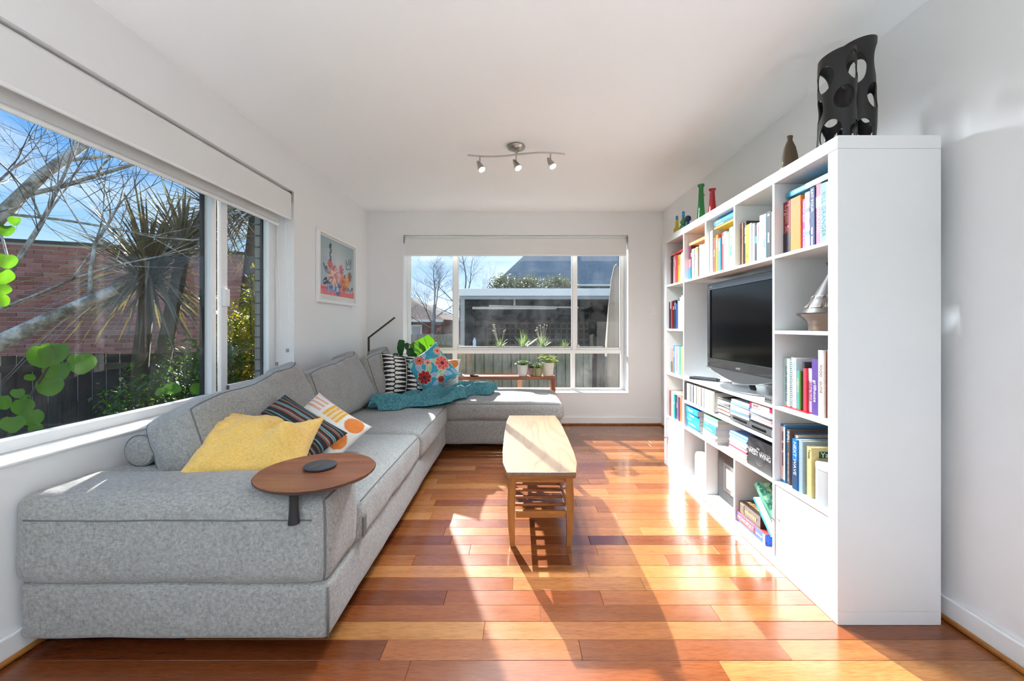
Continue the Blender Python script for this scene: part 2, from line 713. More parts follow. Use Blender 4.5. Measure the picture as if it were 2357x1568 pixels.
ORD = ['zeroth', 'first', 'second', 'third', 'fourth', 'fifth', 'sixth', 'seventh', 'eighth', 'ninth', 'tenth', 'eleventh', 'twelfth', 'thirteenth',
       'fourteenth', 'fifteenth', 'sixteenth', 'seventeenth', 'eighteenth', 'nineteenth', 'twentieth']
_TENS = {20: 'twenty', 30: 'thirty', 40: 'forty'}


def ordinal(n):
    if n <= 20:
        return ORD[n]
    t = n // 10 * 10
    return {30: 'thirtieth', 40: 'fortieth'}.get(n) or f'{_TENS[t]}-{ORD[n - t]}'
# ------------------------------------------------------------------ the room
XL, XR, YF, ZC = -1.725, 1.665, 4.766, 2.45     # garden wall, bookcase wall, far wall, ceiling
YB = -3.2                                       # where the open-plan room goes on behind the photographer


def structure(name, mb, m, label, cat, **kw):
    return solo(name, mb, m, label, cat, kind='structure', **kw)


m_ = MB().box(XL - .205, XR + .15, YB, YF + .36, ZC, ZC + .15)
structure('ceiling', m_, W_CEIL, 'smooth white plaster ceiling over the whole room', 'ceiling', loc=(0, 2, ZC))

m_ = MB()
m_.box(XL - .175, XL, YB, YF + .34, 0, .66).box(XL - .175, XL, YB, YF + .34, 2.165, ZC)
m_.box(XL - .175, XL, YB, .55, .66, 2.165).box(XL - .175, XL, 3.2, YF + .34, .66, 2.165)
structure('wall_left', m_, W_WALL, 'white painted wall around the big garden window', 'wall', loc=(XL, 2, 0))

m_ = MB()
WX0, WX1, WZ0, WZ1 = -1.314, 1.274, .355, 2.178
m_.box(XL, WX0, YF, YF + .34, 0, ZC).box(WX1, XR, YF, YF + .34, 0, ZC)
m_.box(WX0, WX1, YF, YF + .34, 0, WZ0).box(WX0, WX1, YF, YF + .34, WZ1, ZC)
structure('wall_far', m_, W_WALL, 'pale grey painted end wall around the wide six-pane window', 'wall', loc=(0, YF, 0))

m_ = MB().box(XR, XR + .15, YB, YF + .34, 0, ZC)
structure('wall_right', m_, W_WALL, 'plain white painted wall behind the tall bookcase', 'wall', loc=(XR, 2, 0))

# floor of individual hardwood boards running across the room
m_ = MB().box(XL - .17, XR + .14, YB, YF + .34, -.12, -.0135)
floor = structure('floor', m_, mat('bounce_subfloor', C('#b4b3b0'), .4), 'glossy red-brown hardwood strip floor', 'floor', loc=(0, 2, 0))  # slab made pale where no boards lie, to bounce neutral light upwards
LT, OR_, MD, BR, DK, DD = ((.345, .140, .043), (.295, .106, .031), (.245, .079, .022), (.190, .055, .015), (.135, .034, .010), (.080, .019, .007))
PAL = [LT, OR_, OR_, OR_, OR_, MD, MD, MD, MD, BR, BR]
known = {                                       # board ends (x) and colours row by row, nearest rows as laid
    -1: [(-1.9, BR), (-.36, BR), (.68, LT), (1.9, None)],
    0: [(-1.9, DK), (-.466, MD), (.22, BR), (.93, OR_), (1.9, None)],
    1: [(-1.9, DD), (-1.2, LT), (-.125, OR_), (.90, BR), (1.9, None)],
    2: [(-1.9, DK), (-.75, BR), (.09, BR), (.78, OR_), (1.9, None)],
    3: [(-1.9, DK), (-.3, BR), (.35, MD), (1.12, BR), (1.25, OR_), (1.9, None)],
    4: [(-1.9, BR), (-.02, OR_), (.55, LT), (.95, BR), (1.9, None)],
    5: [(-1.9, LT), (.325, LT), (1.1, OR_), (1.9, None)],
    6: [(-1.9, MD), (-.5, BR), (.25, OR_), (.72, BR), (1.9, None)],
    7: [(-1.9, BR), (-.24, MD), (.40, OR_), (1.0, MD), (1.9, None)],
    8: [(-1.9, DK), (-.35, BR), (.38, DD), (.57, DK), (1.2, BR), (1.9, None)],
    9: [(-1.9, BR), (-.4, OR_), (.68, LT), (1.9, None)],
    10: [(-1.9, BR), (.1, OR_), (.9, OR_), (1.9, None)],
}
rb = random.Random(21)
PW = .0925
k = -5
while True:
    y0 = 1.400 + PW * k
    if y0 > YF - .005:
        break
    y1 = min(y0 + PW, YF + .005)
    if k in known:
        segs = known[k]
    else:
        x = -1.9 - rb.random() * .8
        segs = []
        while x < 1.75:
            segs.append((x, rb.choice(PAL)))
            x += rb.choice((.55, .7, .9, 1.1, 1.35))
        segs.append((1.9, None))
    for (xa, c), (xb, _) in zip(segs, segs[1:]):
        xa, xb = max(xa, XL + .002), min(xb, XR - .002)
        if xb - xa < .03:
            continue
        j = rb.uniform(.93, 1.08)
        m_ = MB().box(xa + .0004, xb - .0004, y0 + .0004, y1 - .0004, -.0135, rb.uniform(-.0004, .0002))
        cx, cy = (xa + xb) / 2, (y0 + y1) / 2
        o = bpy.data.objects.new('floorboard', make_mesh('floorboard', m_, FLOOR, (cx, cy, 0), bevel=.0012, bseg=1))
        COL.objects.link(o)
        o.parent = floor
        o.location = (cx, cy - 2, 0)
        o.color = (c[0] * j, c[1] * j * rb.uniform(.95, 1.05), c[2] * j, 1)
    k += 1

# skirting boards and timber quads
for nm, bx, qx, lab in (
        ('baseboard_right', (XR - .016, XR, YB, YF - .016), (XR - .034, XR - .016, YB, YF - .034), 'white skirting board along the bookcase wall with timber quad'),
        ('baseboard_left', (XL, XL + .016, YB, YF - .016), (XL + .016, XL + .034, YB, YF - .034), 'white skirting board under the garden window with timber quad'),
        ('baseboard_far', (XL, XR, YF - .016, YF), (XL, XR, YF - .034, YF - .016), 'white skirting board along the end wall with timber quad')):
    t = thing(nm, lab, 'baseboard', ((bx[0] + bx[1]) / 2, (bx[2] + bx[3]) / 2, 0), kind='structure')
    part('skirting', MB().box(*bx, .001, .085), W_TRIM, t, bevel=.005)
    part('quad', MB().box(*qx, .0005, .019), QUAD, t, bevel=.008, bseg=3)

# door casing in the far corner of the bookcase wall
t = thing('trim_1', 'white vertical door casing in the corner beyond the bookcase', 'door casing', (XR - .02, 4.45, 0), kind='structure')
part('casing', MB().box(XR - .045, XR, 4.40, 4.47, 0, 2.06), W_TRIM, t, bevel=.004)
part('stop', MB().box(XR - .022, XR, 4.47, 4.70, 0, 2.06), W_TRIM, t, bevel=.004)

# unseen end of the room: added fill panels, and a beam hiding their reflections
structure('baffle_beam', MB().box(XL, XR, -.50, -.35, 2.10, ZC - .0005), W_CEIL, 'added beam behind the camera, keeps panel reflections out of the window', 'beam', loc=(0, -.4, 2.1))
FILL_PANEL = mat('fill_panel_glow', (.9, .9, .9), .5, emit=(.95, .975, 1.0), emit_s=FILL_PANEL_L)
for px_ in (-.85, .80):
    for py_ in (-1.15, -2.45):
        t = thing('fill_panel_light', f'added fill light panel, {"garden" if px_ < 0 else "bookcase"} side, {"first" if py_ > -2 else "second"} behind the added beam', 'ceiling light', (px_, py_, ZC - .03), group='added fill panels over the dining end')
        part('housing', MB().box(px_ - .62, px_ + .62, py_ - .32, py_ + .32, ZC - .028, ZC - .0005), W_TRIM, t)
        part('diffuser', MB().box(px_ - .60, px_ + .60, py_ - .30, py_ + .30, ZC - .034, ZC - .0285), FILL_PANEL, t)

# added opaque bowls, out of view, that throw fill light onto the ceiling
for px_, lab in ((-1.15, 'added fill uplighter bowl at the dining end, garden side'), (.95, 'added fill uplighter bowl at the dining end, bookcase side')):
    t = thing('fill_uplighter', lab, 'lamp', (px_, -1.30, 0), group='added fill uplighters at the dining end')
    part('bowl', MB().lathe([(0, .02), (.06, .02), (.14, .10), (.21, .26), (.215, .26), (.145, .09), (.07, 0), (0, 0)][::-1], 32, (px_, -1.30, .40)), BLACK, t, smooth=40)
    part('stand', MB().tube([(px_, -1.30, .012), (px_, -1.30, .3995)], .02, 14).lathe([(0, 0), (.14, 0), (.14, .012), (0, .012)], 32, (px_, -1.30, -.0130)), BLACK, t)
    part('fill_disc', MB().lathe([(0, 0), (.16, 0)], 32, (px_, -1.30, .55)), mat('fill_disc_glow', (.9, .9, .9), .5, emit=(.84, .93, 1.0), emit_s=.5), t)
    l_ = bpy.data.lights.new('fill_uplight', 'AREA')
    l_.shape = 'DISK'
    l_.size = .32
    l_.energy = FILL_UPLIGHT_W
    l_.color = (.84, .93, 1.0)
    lo_ = bpy.data.objects.new('fill_uplight', l_)
    COL.objects.link(lo_)
    lo_.parent = t
    lo_.location = (0, 0, .556)
    lo_.rotation_euler = (math.pi, 0, 0)

# --- garden window (window_1)
gx = -1.915
w = thing('window_1', 'large white sliding garden window beside the sofa', 'window', (-1.9, 1.9, .66), kind='structure')
part('window_sill', MB().box(-1.90, -1.719, .55, 3.2, .652, .664), W_TRIM, w, bevel=.004)
fr = part('window_frame', MB().box(-1.93, -1.872, .56, 3.198, .664, .708).box(-1.93, -1.872, .56, 3.198, 2.10, 2.163)
          .box(-1.93, -1.872, 3.145, 3.198, .708, 2.10).box(-1.93, -1.872, .56, .62, .708, 2.10), W_TRIM, w, bevel=.004)
part('mullion', MB().box(-1.93, -1.885, 2.555, 2.595, .708, 2.10), W_TRIM, w, bevel=.003)
part('dark_strip', MB().box(-1.945, -1.931, 2.535, 2.562, .70, 2.10).box(-1.945, -1.931, 3.13, 3.15, .70, 2.10), BLACK, w)  # thin black strips outside the mullion and far jamb
sh = part('sliding_sash', MB().box(-1.884, -1.858, 2.60, 2.655, .712, 2.098).box(-1.884, -1.858, 3.10, 3.144, .712, 2.098)
          .box(-1.884, -1.858, 2.655, 3.10, .712, .752).box(-1.884, -1.858, 2.655, 3.10, 2.06, 2.098), W_TRIM, w, bevel=.003)
part('latch', MB().box(-1.858, -1.835, 2.605, 2.648, 1.255, 1.365), W_TRIM, sh, bevel=.004)
part('roller', MB().box(-1.857, -1.85, 2.64, 2.66, .72, .75), METAL, sh)
part('pane', MB().box(-1.913, -1.910, .60, 2.56, .70, 2.11), GLASS, w)
part('pane', MB().box(-1.873, -1.870, 2.65, 3.11, .745, 2.07), GLASS, w)

# brick reveal outside the garden window
BRICKG = mat('grey_brick', C('#8d8a83'), .85, build=paint_build(45, .25, .5))
mort = mat('mortar', C('#6d6a65'), .9, build=paint_build(120, .2, .3))
wo = structure('wall_exterior', MB().box(-2.03, -1.901, 3.20, 4.94, -.2, 2.6).box(-2.03, -1.901, YB, 3.20, -.2, .62).box(-2.03, -1.901, YB, .5, .62, 2.6)
               .box(-2.03, -1.901, .5, 3.20, 2.18, 2.6), mort,
               'grey painted brick outer skin seen at the edge of the garden window', 'brick wall', loc=(-1.95, 3.3, 0))
bme = make_mesh('brick', MB().box(-.036, .036, -.018, .018, 0, .077), BRICKG, bevel=.004, bseg=2)
zz = .62
while zz < 2.2:
    o = bpy.data.objects.new('brick', bme)
    COL.objects.link(o)
    o.parent = wo
    o.location = (-1.972 + 1.95 + RNG.uniform(-.002, .002), 3.186 - 3.3 + RNG.uniform(-.002, .002), zz)
    zz += .086

# --- far window (window_2)
yg = 4.975
w = thing('window_2', 'wide white six-pane window in the end wall above the chaise', 'window', (0, yg, WZ0), kind='structure')
m_ = MB()
F0, F1 = yg - .028, yg + .028
m_.box(WX0, -1.288, F0, F1, WZ0, WZ1).box(1.236, WX1, F0, F1, WZ0, WZ1)
m_.box(-1.288, 1.236, F0, F1, WZ0, WZ0 + .034).box(-1.288, 1.236, F0, F1, WZ1 - .05, WZ1)
part('window_frame', m_, W_TRIM, w, bevel=.004)
part('window_sill', MB().box(WX0, WX1, YF - .006, F0, WZ0 - .001, WZ0 + .010), W_TRIM, w, bevel=.004)
part('transom', MB().box(-1.288, 1.236, F0 - .008, F1, .803, .846), W_TRIM, w, bevel=.003)
part('mullion', MB().box(-.776, -.724, F0, F1, .389, .803).box(-.766, -.714, F0, F1, .846, 2.13), W_TRIM, w, bevel=.003)
part('mullion', MB().box(.641, .688, F0, F1, .389, .803).box(.656, .708, F0, F1, .846, 2.13), W_TRIM, w, bevel=.003)
for xa, xb in ((-1.288, -.766), (-.714, .656), (.708, 1.236)):
    s_ = part('sash', MB().box(xa, xb, yg - .012, yg + .012, .846, .872).box(xa, xa + .010, yg - .012, yg + .012, .872, 2.13)
              .box(xb - .010, xb, yg - .012, yg + .012, .872, 2.13), W_TRIM, w, bevel=.002)
    part('pane', MB().box(xa + .008, xb - .008, yg - .002, yg + .001, .870, 2.13), GLASS, w)
    part('latch', MB().box(xa + .01, xa + .03, yg - .03, yg - .013, .874, .906), METAL, s_)
for xa, xb in ((-1.288, -.776), (-.724, .641), (.688, 1.236)):
    part('pane', MB().box(xa + .001, xb - .001, yg - .002, yg + .001, .390, .802), GLASS, w)


# --- roller blinds
def blind(label, ax, a0, a1, face, z0, z1, roll_r, rail, group, chain_at=None, chain_z=1.1, tube_rail=False):
    """ax 'y': hangs along y with the room on +x; ax 'x': hangs along x with the room on -y."""
    def bx(mb, a, b, d0, d1, za, zb):                  # d: distance behind the face
        if ax == 'y':
            return mb.box(face - d1, face - d0, a, b, za, zb)
        return mb.box(a, b, face + d0, face + d1, za, zb)
    mid = (a0 + a1) / 2
    loc = (face, mid, z0) if ax == 'y' else (mid, face, z0)
    t = thing('roller_blind', label, 'blind', loc, group)
    part('fabric', bx(MB(), a0, a1, .004, .009, z0 + .012, z1 - .03), W_BLIND, t)
    P = []
    n = 20
    mb = MB()
    for i in range(2):
        pass
    ctr = (face - roll_r - .004, z1 - roll_r) if ax == 'y' else (face + roll_r + .004, z1 - roll_r)
    if ax == 'y':
        mb.tube([(ctr[0], a0, ctr[1]), (ctr[0], a1, ctr[1])], roll_r, 24)
    else:
        mb.tube([(a0, ctr[0], ctr[1]), (a1, ctr[0], ctr[1])], roll_r, 24)
    part('roll', mb, W_BLIND, t, smooth=40)
    mb = MB()
    if tube_rail:
        q = face - .006
        mb.tube([(q, a0, z0 + .012), (q, a1, z0 + .012)], .013, 14)
        part('bottom_rail', mb, W_TRIM, t, smooth=40)
    else:
        part('bottom_rail', bx(mb, a0, a1, .0, .014, z0, z0 + rail), W_TRIM, t, bevel=.004)
    for a, b in ((a0 - .012, a0 - .003), (a1 + .003, a1 + .012)):
        part('bracket', bx(MB(), a, b, .0, .06, z1 - .075, z1 + .004), METAL, t, bevel=.002)
    if chain_at is not None:
        pts = []
        a = chain_at
        for i in range(25):
            s = i / 24
            pts.append((face - .03 - .012 * math.sin(s * math.pi * 2) + .012, a - .014, z1 - .05 - s * (z1 - .05 - chain_z)))
        lo = [(face - .018 + .0 * i, a - .014 + .028 * (i / 8), chain_z - .022 * math.sin(math.pi * i / 8)) for i in range(1, 8)]
        up = [(p[0] + .006, a + .014, p[2]) for p in pts[::-1]]
        ch = part('chain', MB().tube(pts + lo + up, .0016, 6), W_TRIM, t, smooth=60)
        part('chain_clip', MB().box(face - .03, face - .012, a - .008, a + .008, chain_z - .05, chain_z - .022), SILVER, ch, bevel=.003)
    return t


blind('white roller blind drawn a little way down, outer layer of garden window', 'y', .62, 3.175, -1.727, 1.938, 2.158, .034, .016, 'roller blinds', 3.15, .98)
blind('second white roller blind behind the outer layer, tube rail just below it', 'y', .64, 3.12, -1.800, 1.888, 2.13, .026, .016, 'roller blinds', 3.135, .88, tube_rail=True)
blind('white roller blind across the head of the end window', 'x', -1.300, 1.257, YF + .012, 1.938, 2.160, .03, .022, 'roller blinds')
for sx_, lab in ((1.262, 'bead chain of end window blind beside the blank wall plate'), ):
    pts = [(sx_ + .0, YF - .004, 2.10 - i * .05) for i in range(25)]
    solo('blind_chain', MB().tube(pts + [(sx_ - .006, YF - .004, .89)] + [(sx_ - .012, YF - .004, p[2]) for p in pts[::-1]], .0018, 6), W_TRIM, lab, 'chain', loc=(sx_, YF, .9))

# blank wall plate
t = thing('wall_plate', 'small blank wall plate with centre socket beside end window', 'wall plate', (1.559, YF - .004, 1.30), kind=None)
part('plate', MB().box(1.524, 1.594, YF - .008, YF, 1.245, 1.360), W_TRIM, t, bevel=.003)
part('socket', MB().tube([(1.559, YF - .008, 1.302), (1.559, YF - .012, 1.302)], .011, 16), W_TRIM, t)
# cable run on the garden wall
solo('cable', MB().box(XL, XL + .010, 4.57, 4.582, .1, 1.15), W_TRIM, 'thin white cable conduit running up the wall in the corner', 'cable', loc=(XL, 4.576, .1), bevel=.002)
# ------------------------------------------------------------------ the sectional sofa
SX0, SX1 = -1.705, -.648
sofa = thing('sectional_sofa', 'grey woven L-shaped sectional sofa with chaise under the windows', 'sofa', (-1.2, 2.6, 0))


def sbox(x0, x1, y0, y1, z0, z1, r, **kw):
    return move(soft_box((x1 - x0, y1 - y0, z1 - z0), r, **kw), T((x0 + x1) / 2, (y0 + y1) / 2, z0))


part('base', sbox(SX0, SX1, 1.415, 3.74, .055, .246, .022, n=(14, 26, 4), side=.004, wrinkle=.004, seed=3), SOFA, sofa, smooth=True)
part('chaise_base', sbox(SX0, .400, 3.735, 4.53, .062, .278, .022, n=(26, 14, 4), wrinkle=.003, seed=5), SOFA, sofa, smooth=True)


def arm_def(v):
    v = v.copy()
    # the arm slumps a little towards its outer end
    v.z -= .018 * max(0, (-.95 - v.x)) / .75
    if v.z > .40:
        v.y += (v.z - .40) * .10 * (1 if v.y < 0 else -.3)
    return v


arm_mb = sbox(SX0 - .012, SX1 + .002, 1.405, 1.685, .238, .548, .050, n=(30, 8, 8), crown=.014, side=.006, wrinkle=.007, wfreq=4, seed=11)
arm = part('arm', arm_mb, SOFA, sofa, smooth=True)


def pipe(pts, r=.0035):
    return MB().tube(pts, r, 6)


# seams of the arm and base
part('piping', pipe(chain(arm_mb, {0: 1, 1: -1}), .0042), PIPE, arm, smooth=True)
part('piping', pipe(chain(arm_mb, {0: 1, 2: 1}), .0035), PIPE, arm, smooth=True)
_zc = min(arm_mb.P[2], key=lambda q: abs(q + arm_mb.h[2] + .238 - .466))
_sl = [arm_mb.v[arm_mb.idx[(round(q, 5), round(-arm_mb.h[1], 5), round(_zc, 5))]] for q in arm_mb.P[0][4:-4]]
part('slit_seam', pipe([(x, y - .0008, z) for x, y, z in _sl], .0026), PIPE, arm, smooth=True)
part('piping', pipe([(SX1 + .001, 1.417, .065), (SX1 + .002, 1.415, .15), (SX1 + .001, 1.417, .236)], .004), PIPE, sofa, smooth=True)
part('foot', MB().box(-.80, -.74, 1.54, 1.60, .001, .06), BLACK, sofa)
part('foot', MB().box(-1.62, -1.56, 1.54, 1.60, .001, .06), BLACK, sofa)
part('foot', MB().box(.24, .30, 3.88, 3.94, .001, .065), BLACK, sofa)
part('foot', MB().box(-.85, -.79, 3.88, 3.94, .001, .065), BLACK, sofa)
part('foot', MB().box(.31, .37, 4.43, 4.49, .001, .065), BLACK, sofa)
part('foot', MB().box(-1.69, -1.63, 4.43, 4.49, .001, .065), BLACK, sofa)

# back rail, low ledge under the window
part('back_rail', sbox(SX0, -1.42, 1.66, 4.50, .246, .535, .04, n=(6, 40, 6), crown=.01, wrinkle=.004, seed=8), SOFA, sofa, smooth=True)


def seat_wr(seed, y0):
    def f(v):
        v = v.copy()
        if v.z > .12:
            s = math.sin((v.y + v.x * .55) * 26 + seed) * math.exp(-((v.x + .25) / .30) ** 2)
            v.z += .004 * s
        return v
    return f


cm1 = sbox(-1.45, SX1 + .006, 1.675, 2.735, .240, .412, .040, n=(22, 22, 5), crown=.036, side=.008, wrinkle=.007, seed=21)
cm2 = sbox(-1.45, SX1 + .014, 2.73, 3.735, .240, .418, .040, n=(22, 22, 5), crown=.036, side=.010, wrinkle=.007, seed=31)
cm3 = sbox(-1.45, .412, 3.728, 4.53, .272, .432, .046, n=(40, 20, 5), crown=.045, side=.008, wrinkle=.007, seed=41)
c1 = part('seat_cushion', cm1, SOFA, sofa, smooth=True)
c2 = part('seat_cushion', cm2, SOFA, sofa, smooth=True)
c3 = part('chaise_cushion', cm3, SOFA, sofa, smooth=True)
for c, cm in ((c1, cm1), (c2, cm2)):
    part('piping', pipe(chain(cm, {0: 1, 2: 1}, .03, .97), .0028), PIPE, c, smooth=True)
    part('piping', pipe(chain(cm, {0: 1, 1: 1}), .0028), PIPE, c, smooth=True)
part('piping', pipe(chain(cm3, {1: -1, 2: 1}, .45, .985), .0028), PIPE, c3, smooth=True)
# little manufacturer's loop on the seat seam
part('fabric_loop', MB().box(SX1 + .010, SX1 + .018, 1.70, 1.735, .262, .345), PIPE, c1, bevel=.004)


def back_def(k, seed, L):
    """k: how far the top edge sags at its near end; L: half length."""
    def f(v):
        v = v.copy()
        zn = v.z / .43
        yn = v.y / L
        top = max(0, zn - .25) / .75
        # near end slumps, far corner stands up in a point
        v.z -= k * top * (.075 * max(0, -yn + .15) ** 1.2 + .030 * math.exp(-((yn + .05) / .35) ** 2))
        v.z += .040 * top * math.exp(-((yn - .93) / .16) ** 2)
        v.x -= .035 * top * math.exp(-((yn - .95) / .14) ** 2)
        if v.x > 0:
            v.x += .012 * math.sin(v.y * 34 + v.z * 20 + seed) * max(0, zn - .5) * 1.5 * math.exp(-((yn - .15) / .45) ** 2)
            v.x -= .018 * math.exp(-((yn - .55) / .30) ** 2) * math.exp(-((zn - .8) / .2) ** 2)
        return v
    return f


def back_cushion(y0, y1, zb, hgt, k, seed, tilt=20, xb=-1.345):
    mb = soft_box((.225, y1 - y0, hgt), .050, n=(6, 30, 16), side=.034, wrinkle=.012, wfreq=4.2, deform=back_def(k, seed, (y1 - y0) / 2), seed=seed)
    mb = move(mb, T(xb, (y0 + y1) / 2, zb) @ RY(-tilt))
    c = part('back_cushion', mb, SOFA, sofa, smooth=True)
    part('piping', pipe(chain(mb, {0: 1, 1: -1}), .0032), PIPE, c, smooth=True)
    part('piping', pipe(chain(mb, {0: -1, 1: -1}), .0032), PIPE, c, smooth=True)
    part('piping', pipe(chain(mb, {0: 1, 2: 1}), .0030), PIPE, c, smooth=True)
    part('piping', pipe(chain(mb, {0: -1, 2: 1}), .0030), PIPE, c, smooth=True)
    part('piping', pipe(chain(mb, {0: 1, 1: 1}), .0030), PIPE, c, smooth=True)
    return c


b1 = back_cushion(1.725, 2.735, .428, .445, 1.0, 3)
b2 = back_cushion(2.745, 3.70, .435, .450, .8, 9)
b3 = back_cushion(3.71, 4.46, .455, .430, .6, 17, tilt=18, xb=-1.33)

# bolster roll on the ledge behind the first back cushion
m_ = MB()
prof = [(0, 0), (.045, 0), (.060, .006), (.066, .016), (.067, .03), (.066, .45), (.060, .462), (.045, .466), (0, .466)]
m_.lathe(prof, 28, M=T(-1.590, 1.735, .603) @ RX(-90))
bol = solo('bolster', m_, SOFA, 'small grey cylindrical bolster lying on the sofa ledge by the window sill', 'bolster', loc=(-1.590, 1.735, .536), smooth=35)
part('piping', MB().tube([(-1.590 + .0665 * math.cos(a), 1.749, .603 + .0665 * math.sin(a)) for a in [i * math.pi / 16 for i in range(32)]], .0025, 6, closed=True), PIPE, bol, smooth=True)


# ------------------------------------------------------------------ loose cushions
def pillow_mesh(w, h, t, paint=None, n=60, seed=0, crease=None, wr=.006, pw=.42):
    mb = MB()
    cols = []
    for sgn in (1, -1):
        base = len(mb.v)
        for j in range(n + 1):
            for i in range(n + 1):
                u, v = -1 + 2 * i / n, -1 + 2 * j / n
                u, v = math.sin(u * math.pi / 2 * .98) / math.sin(math.pi / 2 * .98), math.sin(v * math.pi / 2 * .98) / math.sin(math.pi / 2 * .98)
                x = w / 2 * u * (1 - .085 * (1 - v * v) * u * u)
                y = h / 2 * v * (1 - .085 * (1 - u * u) * v * v)
                z = t / 2 * max(0, (1 - u * u) * (1 - v * v)) ** pw
                e = 1 - max(abs(u), abs(v))
                z += wr * mnoise.fractal(Vector((u * 2.1 + seed, v * 2.1, sgn * 3.0)), 1, 2, 3) * min(1, e * 6)
                z = sgn * max(z, 0.0015)
                p = Vector((x, y, z))
                if crease:
                    p = crease(u, v, p)
                mb.v.append(tuple(p))
                cols.append(paint(u, v) if paint else (1, 1, 1))
        for j in range(n):
            for i in range(n):
                a = base + j * (n + 1) + i
                q = (a, a + 1, a + n + 2, a + n + 1)
                mb.f.append(q if sgn > 0 else q[::-1])
                mb.m.append(0)
    # rim
    per = [(i, 0) for i in range(n)] + [(n, j) for j in range(n)] + [(n - i, n) for i in range(n)] + [(0, n - j) for j in range(n)]
    B = (n + 1) ** 2
    for (i, j), (k, l) in zip(per, per[1:] + per[:1]):
        a, b = j * (n + 1) + i, l * (n + 1) + k
        mb.f.append((a, a + B, b + B, b))
        mb.m.append(0)
    mb.col = cols if paint else None
    mb.per = [mb.v[j * (n + 1) + i] for i, j in per]
    return mb


def place_pillow(name, mb, m, label, M, group='scatter cushions on the sofa', piping=None):
    per = [M @ Vector(p) for p in mb.per]
    cols = mb.col
    mb = move(mb, M)
    mb.col = cols
    zmin = min(p[2] for p in mb.v)
    c = M.translation
    o = solo(name, mb, m, label, 'cushion', loc=(c.x, c.y, zmin), group=group, smooth=True)
    if piping:
        part('piping', MB().tube(per[::2], .0028, 6, closed=True), piping, o, smooth=True)
    return o


def mixc(a, b, t):
    t = max(0, min(1, t))
    return tuple(x + (y - x) * t for x, y in zip(a, b))


def p_stripe(u, v):
    base = C('#2b2b30')
    s_ = (v * .5 + .5) * 3.0 % 1.0
    for pos, wd, col in ((.06, .018, '#c9673a'), (.13, .012, '#7fb9c4'), (.19, .022, '#8c3b34'), (.26, .010, '#d9a05a'), (.33, .016, '#c9b08a'), (.41, .020, '#5fa6b8'), (.47, .010, '#b8452e'),
                         (.60, .012, '#c9673a'), (.66, .018, '#8a7a6a'), (.80, .010, '#7fb9c4')):
        if abs(s_ - pos) < wd:
            return C(col)
    return base


def p_orange(u, v):
    """grey-white cushion printed with blocks of yellow, orange and grey bars."""
    gr, wh, ye, og, lg = C('#b9bab9'), C('#e6e4de'), C('#eeb236'), C('#e08238'), C('#d3d3d0')
    ku, kv = int((u + 1) * 1.5), int((v + 1) * 1.5)
    fu, fv = (u + 1) * 1.5 % 1, (v + 1) * 1.5 % 1
    k = (ku + 3 * kv) % 7
    inx, iny = .08 < fu < .92, .08 < fv < .92
    if not (inx and iny):
        return wh
    if k in (0, 4):
        return ye if int(fu * 9) % 2 else mixc(ye, wh, .55)
    if k in (1, 5):
        r_ = math.hypot(fu - .5, fv - .5)
        return og if r_ < .42 else wh
    if k == 2:
        return gr if int(fv * 10) % 2 else wh
    if k == 3:
        return lg
    return mixc(og, wh, .3) if int(fv * 8) % 2 else wh


def p_leaf(u, v):
    """black ground with rows of white seed-shaped leaves along cream stems."""
    bl, wh, st = C('#1d1c1f'), C('#e9e7e1'), C('#d9d4bd')
    for x0 in (-1.0, 0.0, 1.0):
        if abs(u - x0) < .022:
            return st
    cu = (u + 1.0) % 1.0
    half = cu if cu < .5 else 1 - cu
    t = half / .5
    row = (v * 5.0 + (.5 if cu > .5 else 0)) % 1.0 - .5
    width = .40 * (t ** .8) * (1 if t < .84 else max(0, (1 - t) / .16) ** .5)
    if abs(row) < width and t > .04:
        return wh
    return bl


_flr = random.Random(5)
FLOW = []
for (cx, cy, rr, kind) in ((-.05, .38, .17, 'bud'), (.55, -.05, .40, 'red'), (-.62, -.12, .36, 'dark'), (-.30, .72, .26, 'pink'), (.0, -.70, .20, 'dark'), (.75, .6, .22, 'bud')):
    FLOW.append((cx, cy, rr, kind))
LEAVES_P = [(-.2, .1, .33, 40, '#9cc48a'), (.25, .25, .26, 120, '#a7cc95'), (-.55, .42, .30, 80, '#8fa9d6'), (.15, -.42, .36, 10, '#9cc48a'), (.42, -.60, .30, -40, '#93b6de'), (-.15, -.30, .26, 150, '#8fa9d6'),
            (.05, .85, .25, 60, '#93b6de'), (.75, .22, .22, 70, '#9cc48a'), (-.85, .75, .25, 20, '#a7cc95'), (.85, -.75, .25, 110, '#8fa9d6'), (-.40, -.75, .3, 30, '#8fa9d6')]


def p_floral(u, v):
    bg = C('#3fa3bd')
    col = bg
    for cx, cy, ln, an, c in LEAVES_P:
        dx, dy = u - cx, v - cy
        ca, sa = math.cos(R(an)), math.sin(R(an))
        a, b = (dx * ca + dy * sa) / ln, (-dx * sa + dy * ca) / ln
        if abs(a) < 1:
            wd = .42 * (1 - a * a)
            if abs(b) < wd:
                col = C(c) if abs(b) < wd - .09 and abs(b) > .04 else C('#d8e2d2')
    for cx, cy, rr, kind in FLOW:
        dx, dy = u - cx, v - cy
        r_, th = math.hypot(dx, dy) / rr, math.atan2(dy, dx)
        edge = .72 + .26 * abs(math.sin(th * 4))
        if r_ < edge + .08:
            if r_ > edge:
                col = C('#f0ddc8')
            else:
                pal = {'red': ('#d94a4a', '#f0877a'), 'dark': ('#7c1f2a', '#c0392f'), 'pink': ('#e58a70', '#d9564a'), 'bud': ('#f06a55', '#f2b79a')}[kind]
                col = C(pal[0]) if (math.sin(th * 8 + r_ * 9) > 0) else C(pal[1])
                if r_ < .22:
                    col = C('#5d1a2b')
    return col


